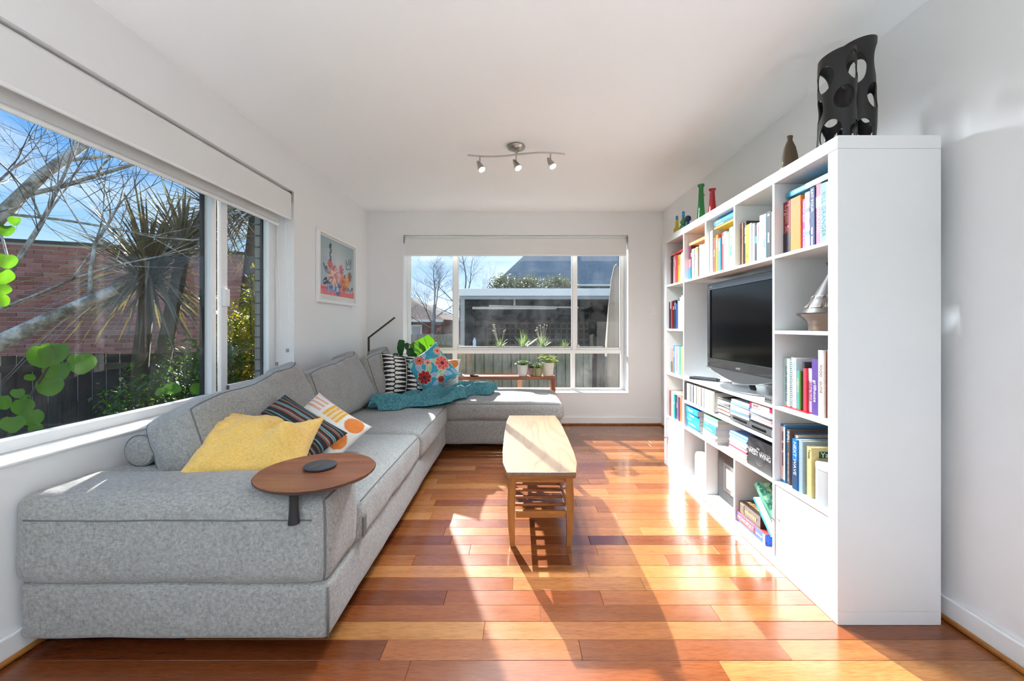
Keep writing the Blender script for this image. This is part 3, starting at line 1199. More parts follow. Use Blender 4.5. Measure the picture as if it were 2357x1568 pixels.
YEL = mat('yellow_linen', C('#e9bf61'), .9, build=fabric_build(C('#ddb052'), C('#f2cc77'), 420, 6))


def yel_crease(u, v, p):
    # a deep fold from the upper edge, and one corner pushed up into a peak
    s = u - .18 - .35 * v
    p.z -= .045 * math.exp(-(s / .16) ** 2) * max(0, min(1, (v + .6))) * (1 if p.z > 0 else .3)
    p.z += .060 * math.exp(-((u - .50) / .28) ** 2 - ((v + .05) / .34) ** 2) * (1 if p.z > 0 else .25)
    p.y -= .05 * math.exp(-(s / .3) ** 2) * max(0, v) ** 2
    p.z += .03 * u * u
    return p


place_pillow('cushion', pillow_mesh(.46, .40, .24, n=80, seed=2, crease=yel_crease, wr=.022, pw=.50), YEL,
             'plain yellow linen cushion slumped on the sofa behind the swivel table',
             T(-1.150, 1.840, .575) @ RZ(10) @ RX(30) @ RY(6))
place_pillow('cushion', pillow_mesh(.44, .36, .14, p_stripe, n=120, seed=5), CLOTHP,
             'charcoal cushion with thin coloured stripes leaning beside the yellow cushion',
             T(-1.150, 2.06, .585) @ RZ(-14) @ RX(32) @ RY(20) @ RZ(-14))
place_pillow('cushion', pillow_mesh(.38, .36, .12, p_orange, n=96, seed=6), CLOTHP,
             'white and grey cushion with orange and yellow blocks behind striped cushion',
             T(-1.055, 2.215, .560) @ RZ(-22) @ RX(38) @ RY(28) @ RZ(-10))
place_pillow('cushion', pillow_mesh(.45, .43, .16, p_leaf, n=140, seed=7), CLOTHP,
             'black and white leaf-patterned cushion leaning on the corner back cushion',
             T(-1.105, 4.02, .650) @ RZ(38) @ RX(68) @ RZ(-8))
place_pillow('cushion', pillow_mesh(.40, .40, .14, p_floral, n=120, seed=8), CLOTHP,
             'turquoise floral cushion standing on one corner with white piping',
             T(-.845, 4.10, .700) @ RZ(22) @ RX(72) @ RZ(34), piping=INKW)
place_pillow('cushion', pillow_mesh(.42, .34, .12, p_orange, n=90, seed=9), CLOTHP,
             'white cushion with orange and grey blocks half hidden behind floral cushion',
             T(-.80, 4.27, .625) @ RZ(-4) @ RX(74))

# ------------------------------------------------------------------ knitted throw
def knit_build(nt, b):
    tc = N(nt, 'TexCoord')
    a = N(nt, 'TexVoronoi')
    a.inputs['Scale'].default_value = 62
    nt.links.new(tc.outputs['Object'], a.inputs['Vector'])
    r = ramp_node(nt, a.outputs['Distance'], [(.1, C('#5c97a1')), (.75, C('#3a7884'))])
    nt.links.new(r.outputs[0], b.inputs['Base Color'])
    iv = N(nt, 'Math', operation='SUBTRACT')
    iv.inputs[0].default_value = 1.0
    nt.links.new(a.outputs['Distance'], iv.inputs[1])
    bump_to(nt, b, iv.outputs[0], .9, .006)


KNIT = mat('knitted_wool', C('#3d97ac'), .9, build=knit_build)


def throw_pt(a, bq, top=True):
    # spine of the crumpled blanket across the corner seats
    P = [Vector((-1.20, 3.36, 0)), Vector((-1.00, 3.50, 0)), Vector((-.80, 3.72, 0)), Vector((-.62, 3.95, 0)), Vector((-.44, 4.10, 0)), Vector((-.235, 4.18, 0))]
    s = a * (len(P) - 1)
    i = min(int(s), len(P) - 2)
    f = s - i
    c = P[i].lerp(P[i + 1], f)
    d = (P[i + 1] - P[i]).normalized()
    nrm = Vector((-d.y, d.x, 0))
    wd = .23 * (1 - .35 * math.sin(a * math.pi * 2.2) ** 2) * (.55 + .45 * min(1, a * 7, (1 - a) * 6))
    wd *= 1 + .12 * math.sin(a * 23) + .08 * math.sin(a * 41 + 2)
    p = c + nrm * (bq * wd) + d * (.03 * math.sin(bq * 5 + a * 9))
    fold = .5 + .5 * math.sin(bq * 6.5 + math.sin(a * 6) * 2.2)
    fold2 = .5 + .5 * math.sin(a * 17 + bq * 2.5)
    base = .452 + .016 * min(1, max(0, (p.y - 3.66) / .2))
    env = max(0, 1 - bq ** 4) ** .6
    z = base + .010 + env * (.012 + .060 * fold + .040 * fold2 * fold) + .008 * mnoise.noise(Vector((p.x * 14, p.y * 14, 1)))
    if not top:
        z = base - .006
    return (p.x, p.y, z)


m_ = MB().grid(lambda a, b_: throw_pt(a, b_ * 2 - 1), 110, 44)
m_.grid(lambda a, b_: throw_pt(a, b_ * 2 - 1, False), 40, 8, flip=True)
solo('throw_blanket', m_, KNIT, 'teal chunky knitted throw rumpled across the corner seat', 'blanket', loc=(-.72, 3.8, .44), smooth=True)

# ------------------------------------------------------------------ swivel table on the arm
st = thing('swivel_tray_table', 'round walnut tray table on a black post fixed in the sofa arm', 'side table', (-.749, 1.40, .47))
WAL = mat('walnut', C('#8a5236'), .38, build=wood_build(C('#6f3c25'), C('#9c6242'), 'x', 9))
tz = .583
part('tabletop', MB().lathe([(0, 0), (.165, 0), (.190, .006), (.2005, .015), (.2015, .019), (.2005, .022), (.197, .022), (.192, .0195), (0, .0195)], 72, (-.732, 1.515, tz)), WAL, st, smooth=30)
part('rim', MB().lathe([(.1675, -.0012), (.192, .005), (.2024, .014), (.2032, .0185), (.2012, .0135), (.190, .0045)], 72, (-.732, 1.515, tz)), mat('walnut_edge', C('#4f3a31'), .35), st, smooth=40)
part('post', MB().lathe([(.0, 0), (.0185, 0), (.0165, .02), (.0140, .06), (.0145, .10), (.015, .114), (0, .114)], 24, (-.749, 1.388, .468)), BLACK, st, smooth=40)
part('bracket', MB().box(-.775, -.72, 1.375, 1.55, .5745, .5825), BLACK, st, bevel=.003)
cz = tz + .0198
cs = thing('coaster', 'round dark stone coaster with a brass inlay line on the tray table', 'coaster', (-.735, 1.545, cz))
part('disc', MB().lathe([(0, 0), (.050, 0), (.056, .003), (.0575, .007), (.056, .0105), (.053, .012), (0, .012)], 48, (-.735, 1.545, cz)), mat('dark_stone', C('#3c4046'), .7, build=paint_build(250, .35, .3)), cs, smooth=40)
M_ = T(-.735, 1.545, cz + .0121) @ RZ(64)
part('inlay', MB().box(-.045, .045, -.0016, .0016, 0, .0006, M=M_), mat('brass', C('#b8985a'), .3, 1.0), cs)

# ------------------------------------------------------------------ coffee table
ct = thing('coffee_table', 'long boat-shaped wooden coffee table with slatted magazine shelf', 'coffee table', (.122, 2.75, 0))
PALE = mat('pale_timber_top', C('#cfae82'), .30, coat=.35, coat_rough=.12, build=None)


def pale_build(nt, b):
    tc = N(nt, 'TexCoord')
    n = noise_node(nt, 1.0, detail=2, sc3=(3.2, .55, 1))
    sc = N(nt, 'VectorMath', operation='SCALE')
    sc.inputs['Scale'].default_value = 1.0
    mulf = N(nt, 'Math', operation='MULTIPLY')
    mulf.inputs[1].default_value = 15.0
    nt.links.new(n.outputs['Fac'], mulf.inputs[0])
    fr_ = N(nt, 'Math', operation='FRACT')
    nt.links.new(mulf.outputs[0], fr_.inputs[0])
    r = ramp_node(nt, fr_.outputs[0], [(0, C('#73583d')), (.08, C('#84684b')), (.5, C('#8b6f50')), (.95, C('#85694b')), (1, C('#73583d'))])
    n2 = noise_node(nt, 9, detail=5, sc3=(6, .6, 1))
    r2 = ramp_node(nt, n2.outputs['Fac'], [(.3, (.90, .88, .86)), (.65, (1, 1, 1))])
    nt.links.new(mul_col(nt, r.outputs[0], r2.outputs[0]), b.inputs['Base Color'])


pale_build(PALE.node_tree, PALE.node_tree.nodes['Principled BSDF'])
HONEY = mat('honey_timber', C('#a5692c'), .35, coat=.3, build=wood_build(C('#8a5120'), C('#b87a38'), 'z', 8))
HONEYX = mat('honey_timber_cross', C('#a5692c'), .35, coat=.3, build=wood_build(C('#8a5120'), C('#b87a38'), 'x', 8))
ctx = .122
out = [(-.174, 2.09), (.174, 2.09), (.200, 2.24), (.209, 2.44), (.211, 2.75), (.209, 3.05), (.203, 3.24), (.188, 3.42), (-.188, 3.42), (-.203, 3.24), (-.209, 3.05), (-.211, 2.75), (-.209, 2.44), (-.200, 2.24)]
m_ = MB().prism([(ctx + a, b_) for a, b_ in out], .372, .392)
part('tabletop', m_, PALE, ct, bevel=.002)
m_ = MB().prism([(ctx + a * .985, 2.755 + (b_ - 2.755) * .992) for a, b_ in out], .360, .3718)
part('under_edge', m_, HONEYX, ct)
legs = [(ctx - .147, 2.128), (ctx + .141, 2.128), (ctx - .147, 3.36), (ctx + .141, 3.36)]
for lx, ly in legs:
    m_ = MB()
    ws = [(.000, .0125), (.10, .0165), (.22, .0195), (.36, .020)]
    sg = -1 if lx < ctx else 1
    vs, fs = [], []
    for z, hw in ws:
        bow = sg * (.007 * math.sin(math.pi * min(1, z / .36)))
        vs += [(lx + bow - hw, ly - hw, z), (lx + bow + hw, ly - hw, z), (lx + bow + hw, ly + hw, z), (lx + bow - hw, ly + hw, z)]
    for q in range(3):
        o4 = q * 4
        fs += [(o4 + j, o4 + (j + 1) % 4, o4 + 4 + (j + 1) % 4, o4 + 4 + j) for j in range(4)]
    fs += [(3, 2, 1, 0), (12, 13, 14, 15)]
    m_.add(vs, fs)
    m_.v = [(x, y, z + .0005) for x, y, z in m_.v]
    part('leg', m_, HONEY, ct, bevel=.002)
for ly in (2.128, 3.36):
    part('stretcher', MB().box(ctx - .130, ctx + .124, ly - .011, ly + .011, .149, .183), HONEYX, ct, bevel=.002)
HONEYY = mat('honey_timber_long', C('#a5692c'), .35, coat=.3, build=wood_build(C('#8a5120'), C('#b87a38'), 'y', 8))
for lx in (ctx - .144, ctx + .138):
    part('side_rail', MB().box(lx - .008, lx + .008, 2.148, 3.34, .157, .180), HONEYY, ct, bevel=.002)
yy = 2.235
while yy < 3.30:
    part('slat', MB().box(ctx - .136, ctx + .130, yy - .010, yy + .010, .163, .175), HONEYX, ct, bevel=.002)
    yy += .0965
part('top_rail', MB().box(ctx - .128, ctx + .122, 2.118, 2.138, .33, .3595), HONEYX, ct)
part('top_rail', MB().box(ctx - .128, ctx + .122, 3.35, 3.37, .33, .3595), HONEYX, ct)

# ------------------------------------------------------------------ reading lamp behind the corner
lp = thing('floor_lamp', 'slim dark metal reading lamp with an angled arm in the sofa corner', 'lamp', (-1.672, 4.66, 0))
part('pole', MB().box(-1.681, -1.663, 4.651, 4.669, .012, 1.006), DARKM, lp, bevel=.002)
M_ = T(-1.672, 4.66, 1.000) @ RY(-37.6)
part('arm', MB().box(0, .372, -.009, .009, -.009, .009, M=M_), DARKM, lp, bevel=.002)
part('base', MB().lathe([(0, 0), (.04, 0), (.04, .012), (0, .012)], 32, (-1.672, 4.66, .0)), DARKM, lp)
# ------------------------------------------------------------------ the bookcase
BX0, BX1 = 1.208, 1.598
BY0, BY1 = 1.563, 3.413
CELL, TH, OUT = .3372, .016, .05
bc = thing('bookcase', 'tall white five-bay bookcase with television opening along the wall', 'bookcase', (1.4, 2.488, 0))
part('top_panel', MB().box(BX0, BX1, BY0, BY1, 1.80, 1.85), W_LAM, bc, bevel=.0015)
part('plinth_panel', MB().box(BX0, BX1, BY0, BY1, .0005, .05), W_LAM, bc, bevel=.0015)
part('side_panel', MB().box(BX0, BX1, BY0, BY0 + OUT, .0506, 1.7994), W_LAM, bc, bevel=.0015)
part('side_panel', MB().box(BX0, BX1, BY1 - OUT, BY1, .0506, 1.7994), W_LAM, bc, bevel=.0015)
# columns A (near) .. E (by the window); rows 1 (top) .. 5 (bottom)
CY = [(BY0 + OUT + i * (CELL + TH), BY0 + OUT + i * (CELL + TH) + CELL) for i in range(5)]
RZ0 = [.05 + i * (CELL + .0155) for i in range(5)]       # floor of rows 5,4,3,2,1
SH = [RZ0[i] - .0155 for i in range(1, 5)]              # shelf undersides
fx0 = BX0 + .001


def divider(i, z0, z1):
    y = CY[i][1]
    part('divider', MB().box(fx0, BX1, y + .0002, y + TH - .0002, z0, z1), W_LAM, bc, bevel=.001)


divider(0, .0505, 1.7995)
divider(3, .0505, 1.7995)
for i in (1, 2):
    divider(i, RZ0[4], 1.7995)
    divider(i, .0505, SH[0])


def shelf_(c0, c1, z, th=.0155):
    part('shelf', MB().box(fx0, BX1, CY[c0][0] + .0003, CY[c1][1] - .0003, z, z + th), W_LAM, bc, bevel=.001)


for z in SH:
    shelf_(0, 0, z)
    shelf_(4, 4, z)
shelf_(1, 3, SH[3])
shelf_(1, 3, SH[1])
shelf_(1, 3, SH[0])
HALF = .5755
shelf_(1, 3, HALF)
for i in (0, 4):
    y0, y1 = CY[i]
    d = part('door', MB().box(fx0 + .004, fx0 + .022, y0 + .003, y1 - .003, .053, SH[0] - .003), W_LAM, bc, bevel=.001)
    part('handle', MB().box(fx0 - .022, fx0 + .004, y1 - .030, y1 - .014, .232, .2345).box(fx0 - .022, fx0 - .019, y1 - .030, y1 - .014, .224, .2345), METAL, d)
r5, r4, r3, r2, r1 = RZ0
CELLNAME = {}

# ------------------------------------------------------------------ books
MATBK = {'p': OBJ, 'h': OBJC}


def book(yf, z0, t, h, d, col, label, xf=1.25, flat=False, lean=0.0, hard=True, texts=(), name='book', group=None, cat='book', pages=None, yaw=0):
    """yf: end towards the window; t thickness, h height (length along the shelf when flat), d depth."""
    rot = (R(lean), 0, R(yaw)) if (lean or yaw) else None
    loc = (xf, yf, z0 + .0004)
    o_ = .003 if hard else .0008
    b = .0022 if hard else .0008
    m_ = MB()
    if flat:
        m_.box(0, d, -h, 0, 0, b).box(0, d, -h, 0, t - b, t).box(-.001, b, -h, 0, b, t - b)
        pg = MB().box(b + .0002, d - o_, -h + o_, -o_, b, t - b)
    else:
        m_.box(0, d, -b, 0, 0, h).box(0, d, -t, -t + b, 0, h).box(-.001, b, -t + b, -b, 0, h)
        pg = MB().box(b + .0002, d - o_, -t + b, -b, o_, h - o_)
    o = solo(name, m_, OBJC if hard else OBJ, label, cat, loc=loc, group=group, rot=rot, local=True, color=C(col) if isinstance(col, str) else col)
    part('pages', pg, PAGES if pages is None else pages, o)
    for tx in texts:
        s, size, where, inkc = tx[:4]
        sx = tx[4] if len(tx) > 4 else 1.0
        ink = mat('ink_' + inkc.strip('#'), C(inkc), .5)
        if flat:
            lettering(s, size, (-.0016, -h * where, t * .5), (0, -1, 0), (0, 0, 1), ink, o, 'spine_lettering', sx=sx)
        else:
            lettering(s, size, (-.0016, -t * .5, h * (1 - where)), (0, 0, -1), (0, -1, 0), ink, o, 'spine_lettering', sx=sx)
    return o


def band(o, t, z0, z1, col, flat=False):
    """a differently coloured block printed on an upright spine."""
    if flat:
        m_ = MB().box(-.0014, -.0009, -z1, -z0, 0.0002, t - .0002)
    else:
        m_ = MB().box(-.0014, -.0009, -t + .0004, -.0004, z0, z1)
    return part('spine_block', m_, mat('ink_' + col.strip('#'), C(col), .5), o)


def row_books(yf, z0, items, cell, group, xf, d=.16, gap=.0006):
    """items: (thickness, height, colour, colour words, kind, texts[, lean])"""
    res = []
    y = yf - .001
    n = len(items)
    for i, it in enumerate(items):
        t, h, col, words, hard, texts = it[:6]
        lean = it[6] if len(it) > 6 else 0
        lab = f'{words}, {ordinal(i + 1)} from window end, {cell}'
        dx = RNG.uniform(-.006, .004)
        res.append(book(y, z0, t, h, d + RNG.uniform(-.01, .015), col, lab, xf=xf + dx, hard=hard, texts=texts, group=group, lean=lean))
        y -= t + gap + (math.sin(R(abs(lean))) * .0 if lean else 0)
    return res, y


W_, K_ = '#f0eee8', '#222226'
# --- top row, bay E (by the window)
gE = 'books in the top bay beside the window'
cE = 'top bay nearest window'
E1, yE = row_books(CY[4][1], r1, [
    (.026, .232, '#5a3a2c', 'dark brown book', 1, [('READER', .011, .1, '#c9a36a')]),
    (.022, .225, '#2a2626', 'black paperback', 0, []),
    (.031, .222, '#cfdde4', 'pale blue and white paperback', 0, [('GARDEN', .012, .2, '#3a6ea5')]),
    (.038, .226, '#e8696b', 'coral pink book', 1, [('COOKING', .016, .15, W_)]),
    (.026, .222, '#d8474f', 'red paperback', 0, []),
    (.037, .220, '#d9b43a', 'mustard yellow book', 1, [('TRAVEL', .016, .15, '#7a4a1c')]),
    (.025, .218, '#efece4', 'white paperback', 0, []),
    (.015, .214, '#b98d5e', 'thin tan paperback', 0, []),
    (.021, .222, '#f1eee2', 'cream paperback', 0, [('poems', .012, .2, '#555555')]),
    (.030, .224, '#e4e2dc', 'off-white book', 1, []),
    (.028, .220, '#d9d6cf', 'pale grey book', 1, []),
], cE, gE, 1.246)
book(CY[4][1] - .02, r1 + .2325, .018, .225, .16, '#c23a3d', 'red paperback lying flat on the row, top shelf bay nearest window', xf=1.246, flat=True, hard=False, texts=[('NOVEL', .011, .1, W_)], group=gE)

# --- top row, bay D
gD = 'books in the second top bay'
cD = 'second top bay'
D1, yD = row_books(CY[3][1], r1, [
    (.038, .245, '#6f2038', 'maroon book with pink and blue spine blocks', 1, []),
    (.018, .212, '#2b2a2c', 'black paperback', 0, [('ATLAS', .011, .1, W_)]),
    (.037, .214, '#d5d3cf', 'pale grey book', 1, [('Dreams', .016, .1, '#3a6ea5')]),
    (.013, .210, '#262428', 'thin black paperback', 0, []),
    (.027, .212, '#d8cbb0', 'cream paperback', 0, [('HISTORY', .012, .2, '#333333')]),
    (.029, .214, '#e5c9a6', 'cream paperback with orange head', 0, []),
    (.008, .205, '#3b3330', 'very thin dark paperback', 0, []),
    (.028, .222, '#e9e7e2', 'white book', 1, []),
    (.017, .218, '#efeae4', 'slim white paperback', 0, []),
    (.024, .212, '#ecdcd8', 'blush white paperback', 0, [('Kitchen', .013, .2, '#b1483c')]),
    (.020, .214, '#e8e6e4', 'white paperback with navy lettering', 0, [('OCEANS', .012, .25, '#2b3b66')]),
    (.028, .216, '#dcd8d0', 'stone coloured book', 1, []),
    (.027, .212, '#cfcac0', 'beige paperback', 0, []),
], cD, gD, 1.242)
band(D1[0], .038, .09, .15, '#e8737a')
band(D1[0], .038, .005, .088, '#2f7fb5')
band(D1[5], .029, .18, .213, '#e88a3c')
book(CY[3][1] - .015, r1 + .2455, .020, .26, .16, '#e39a62', 'orange paperback lying flat on the row, second top shelf bay', xf=1.242, flat=True, hard=False, texts=[('THE MARKET', .012, .1, W_)], group=gD)

# --- top row, bay C
gC = 'books in the middle top bay'
cC = 'middle top bay'
C1, yC = row_books(CY[2][1], r1, [
    (.016, .272, '#e9e7e3', 'tall thin white book', 1, []),
    (.026, .272, '#c9c6c0', 'tall grey book marked with a black H', 1, [('H', .030, .03, K_)]),
    (.026, .225, '#7a4c38', 'brown book', 1, [('Voyage', .014, .35, '#e0c79a')]),
    (.012, .222, '#e8c877', 'thin pale yellow paperback', 0, []),
    (.028, .230, '#ef6a25', 'bright orange book', 1, [('RIVERS', .017, .12, '#fff2d8')]),
    (.029, .205, '#3fa4d6', 'sky blue paperback', 0, [('ISTANBUL', .014, .1, W_)]),
    (.038, .232, '#8d2f38', 'maroon book', 1, [('Garden', .015, .1, '#e9cfc4')]),
    (.032, .228, '#e6e3dc', 'white book', 1, [('SILENCE', .013, .25, '#a33b3b')]),
    (.026, .214, '#e9dfc8', 'cream paperback', 0, [('tables', .013, .3, '#555555')]),
    (.044, .240, '#7fcfa4', 'mint green book', 1, [('Range', .022, .45, '#2e6e52')]),
    (.028, .215, '#f0eeea', 'white paperback', 0, []),
], cC, gC, 1.236)
yl = CY[2][1] - .055
book(yl, r1 + .2725, .010, .235, .16, '#e9c440', 'thin yellow book lowest of three lying flat, middle top bay', xf=1.236, flat=True, hard=False, group=gC)
book(yl, r1 + .2827, .016, .25, .165, '#4d5460', 'dark grey book between two lying flat, middle top bay', xf=1.236, flat=True, texts=[('THE MOUNTAIN BOOK', .011, .1, W_)], group=gC)
book(yl, r1 + .2990, .022, .26, .17, '#3b9fd0', 'blue book topmost of three lying flat, middle top bay', xf=1.236, flat=True, texts=[('ISLANDS', .015, .12, W_)], group=gC)

# --- top row, bay B
gB = 'books in the fourth top bay'
cB = 'top bay above the television'
B1, yB1 = row_books(CY[1][1], r1, [
    (.029, .236, '#8a6244', 'brown leather-look book', 1, [('FIELD NOTES', .014, .15, '#5a3a24')]),
    (.020, .241, '#2e2a2a', 'black book', 1, [('ANOTHER COUNTRY', .011, .15, '#d9d2c4')]),
    (.033, .214, '#f0cf2e', 'yellow book with red title', 1, [('THE END OF MEN', .017, .04, '#d8402c'), ('ROSIN', .010, .72, '#333333')]),
    (.021, .216, '#e2d4d2', 'blush white paperback', 0, [('ELEANOR', .012, .1, '#a08a88')]),
    (.028, .208, '#8d8b99', 'grey lilac book', 1, [('LANDMARKS', .012, .5, W_)]),
    (.024, .195, '#232127', 'black paperback with blue square', 0, []),
    (.029, .200, '#efe9e4', 'white book with red lettering', 1, [('OTHER ROOMS', .014, .08, '#c03a3a')]),
    (.026, .230, '#c3d9dc', 'pale blue book', 1, []),
    (.028, .228, '#a7c9d6', 'powder blue book', 1, [('WINTER', .014, .55, '#46707f')]),
    (.038, .232, '#2c2a2c', 'thick black book', 1, [('NIGHT', .020, .45, W_), ('A', .03, .05, '#d8d4cc')]),
    (.020, .226, '#e9e6c4', 'pale yellow book', 1, []),
    (.030, .222, '#cfcac2', 'stone grey book', 1, []),
], cB, gB, 1.241)
band(B1[5], .024, .10, .135, '#2f9fe0')

# --- top row, bay A (near)
gA = 'cookbooks in the near top bay'
cA = 'near top bay'
A1, yA1 = row_books(CY[0][1], r1, [
    (.052, .246, '#8e2440', 'maroon and black book titled in gold', 1, [('Lygon St.', .036, .06, '#d8b890')]),
    (.068, .248, '#e2780f', 'thick plain orange book', 1, []),
    (.022, .225, '#e6208a', 'slim hot pink book', 1, [('LUNCH BOX', .016, .04, W_), ('PETE EVANS', .015, .58, W_)]),
    (.030, .247, '#e3e2dd', 'white book with grey marbled spine', 1, []),
    (.027, .257, '#3b4270', 'navy blue book', 1, [('EAT YOUR', .020, .03, W_), ('BILL JONES', .016, .66, W_)]),
    (.031, .263, '#b4738a', 'dusty pink book', 1, [('THAILAND', .024, .33, '#f0dfe4')]),
    (.036, .255, '#8ccbe8', 'light blue book with dark capitals', 1, [('BILL GRANGER', .030, .14, '#26506b', .92)]),
    (.030, .250, '#d9d3c4', 'cream book', 1, []),
], cA, gA, 1.256)
band(A1[0], .052, .003, .10, '#2b2430')
band(A1[5], .031, .165, .21, '#c9c4c4')
for z_, c_ in ((.06, '#6f8288'), (.11, '#9aa7aa'), (.16, '#55666d'), (.20, '#a9b2b2')):
    band(A1[3], .030, z_, z_ + .018, c_)
bt = book(CY[0][1] - .012, r1 + .2645, .024, .29, .18, '#4aa7cf', 'blue and cream book lying flat across the cookbooks, near top bay', xf=1.258, flat=True, texts=[('turquoise', .020, .20, W_)], group=gA)
band(bt, .024, .13, .289, '#e9e4d4', flat=True)

# --- second row, bay E
g2 = 'books in the second bay down beside the window'
c2_ = 'second window bay down'
E2, _ = row_books(CY[4][1], r2, [
    (.022, .216, '#26303f', 'dark navy book', 1, []),
    (.030, .220, '#2f2a2c', 'black book with cream head', 1, []),
    (.026, .218, '#a3242c', 'dark red paperback', 0, []),
    (.030, .222, '#1f1f22', 'black book', 1, [('NOIR', .016, .2, W_)]),
    (.034, .224, '#232326', 'black paperback with white title', 0, [('GHOSTS', .017, .1, W_)]),
    (.019, .196, '#33508c', 'navy blue paperback', 0, []),
    (.034, .236, '#5f6a77', 'slate blue book', 1, []),
    (.027, .210, '#e3d6bd', 'cream paperback', 0, [('Letters', .013, .3, '#555555')]),
    (.022, .238, '#e6ccaa', 'pale tan book', 1, []),
    (.026, .250, '#e9e7e2', 'white book', 1, []),
    (.032, .240, '#d4d4d2', 'light grey book', 1, []),
    (.030, .235, '#b8b3aa', 'beige grey book', 1, []),
], c2_, g2, 1.232)
band(E2[1], .030, .16, .219, '#e8dfcf')

# --- third row, bay E
g3 = 'books in the third bay down beside the window'
c3_ = 'third window bay down'
E3, _ = row_books(CY[4][1], r3, [
    (.033, .196, '#b9968a', 'dusty brown paperback', 0, []),
    (.030, .196, '#a98a7c', 'brown and green paperback', 0, []),
    (.028, .218, '#4d8fc9', 'blue and white book', 1, [('SUMMER', .016, .2, W_)]),
    (.025, .214, '#dfe5ea', 'white and blue book', 1, []),
    (.024, .205, '#d98a94', 'pink and white paperback', 0, []),
    (.046, .216, '#6fc0b9', 'teal green book', 1, [('Coast', .018, .4, W_)]),
    (.032, .214, '#7ac07c', 'apple green book', 1, []),
    (.028, .220, '#e6dc4c', 'lemon yellow book', 1, []),
    (.030, .215, '#cfcac0', 'beige book', 1, []),
], c3_, g3, 1.244)
band(E3[0], .033, .003, .09, '#4e6b4f')
band(E3[1], .030, .003, .07, '#c6652e')

# --- fourth row, bay E
g4 = 'books in the fourth bay down beside the window'
c4_ = 'fourth window bay down'
E4, _ = row_books(CY[4][1], r4, [
    (.042, .206, '#9a5f5c', 'dull maroon book', 1, [('art', .02, .3, '#6b3b39')]),
    (.046, .205, '#e9e4da', 'thick white book', 1, []),
    (.026, .190, '#2aa79b', 'bright teal paperback', 0, [('sea', .016, .3, W_)]),
    (.026, .190, '#25364a', 'dark navy paperback', 0, []),
    (.028, .188, '#2c3550', 'midnight blue paperback', 0, [('Stars', .015, .3, '#e9d48a')]),
    (.026, .185, '#6a4a72', 'purple paperback', 0, []),
    (.036, .186, '#b07048', 'brown book', 1, []),
    (.034, .196, '#de5a2c', 'orange red book', 1, []),
    (.030, .19, '#e6e2d8', 'cream book', 1, []),
], c4_, g4, 1.236)

# --- third row, bay A: cookbooks below the tagine
gA3 = 'cookbooks in the bay below the tagine'
cA3 = 'bay below the tagine'
A3, _ = row_books(CY[0][1], r3, [
    (.050, .224, '#c3d8d4', 'pale duck-egg book', 1, [('south east asian food', .019, .16, '#4d6f76')]),
    (.022, .226, '#d8d8d6', 'spiral bound white book', 0, []),
    (.020, .224, '#dfe6ef', 'white paperback with blue head', 0, [('EAT N', .014, .06, '#7aa0cc')]),
    (.016, .172, '#56aede', 'small sky blue paperback', 0, [('frugavore', .016, .2, W_)]),
    (.014, .172, '#4f7f32', 'small leaf green paperback', 0, []),
    (.015, .212, '#3a3734', 'thin charcoal book', 1, []),
    (.020, .185, '#e23a4a', 'red book', 1, []),
    (.028, .188, '#d59ab6', 'pink book with white panel', 1, [('bbq food', .022, .32, '#7a4260')]),
    (.040, .236, '#5a3f86', 'purple book', 1, [('grillhouse', .024, .38, W_)]),
    (.032, .274, '#dccfc2', 'tall cream book', 1, [('FOOD', .017, .22, '#6b4a3c'), ('GUIDE', .017, .46, '#6b4a3c')]),
    (.014, .272, '#7a2f22', 'tall thin russet book', 1, []),
    (.024, .278, '#eceae6', 'tall white book', 1, []),
], cA3, gA3, 1.252)
band(A3[7], .028, .135, .182, '#efe9ec')
band(A3[2], .020, .17, .222, '#9fc0e4')
m_ = MB()
for i in range(22):
    z = .01 + i * .0095
    m_.tube([(-.006 + .006 * math.cos(a), -.011 + .009 * math.sin(a), z) for a in [k_ * math.pi / 4 for k_ in range(8)]], .0009, 4, closed=True)
part('spiral_binding', m_, METAL, A3[1])
solo('red_folder', MB().box(1.235, 1.40, 1.77, 1.925, r3 + .0003, r3 + .004), mat('ink_d02a2a', C('#d02a2a'), .4), 'thin red folder lying on the shelf under the cookbooks, bay below the tagine', 'folder', loc=(1.3, 1.85, r3), bevel=.001)
# the cookbooks stand partly on the folder: lift those by its thickness
for o in A3[1:8]:
    o.location.z += .0042

# --- fourth row, bay A
gA4 = 'garden and design books behind the white speaker'
bk1 = book(CY[0][1] - .001, r4, .034, .268, .24, '#3f7fb0', 'large blue book with pink spine panel beside the white speaker', xf=1.238, texts=(), group=gA4)
band(bk1, .034, .012, .258, '#e8c9c4')
lettering('GREAT FOOD KITCHEN', .017, (-.0019, -.017, .235), (0, 0, -1), (0, -1, 0), mat('ink_5a4a52', C('#5a4a52'), .5), bk1, 'spine_lettering')
cov = part('cover_print', MB().box(.015, .235, -.0352, -.0341, .02, .25), mat('ink_cdb28c', C('#cdb28c'), .5), bk1)
bk2 = book(CY[0][1] - .038, r4, .020, .252, .22, '#6b5348', 'brown book with white capitals beside the large blue book', xf=1.244, texts=[('INFILL', .020, .03, W_), ('NEW HOUSES FOR URBAN SITES', .009, .42, '#e0d4c8')], group=gA4)
part('cover_print', MB().box(.02, .21, -.0212, -.0201, .19, .24), mat('ink_3d6f9e', C('#3d6f9e'), .5), bk2)
bk3 = book(CY[0][1] - .062, r4, .028, .232, .20, '#c7b49a', 'tan book between the brown and bright blue books', xf=1.262, texts=(), group=gA4)
bk4 = book(CY[0][1] - .093, r4, .034, .224, .19, '#1f7fc4', 'bright blue book with chunky white title beside the speaker', xf=1.232, texts=[('NEXT WAVE', .026, .05, W_, 1.0)], group=gA4)
band(bk4, .034, .003, .13, '#20466e')
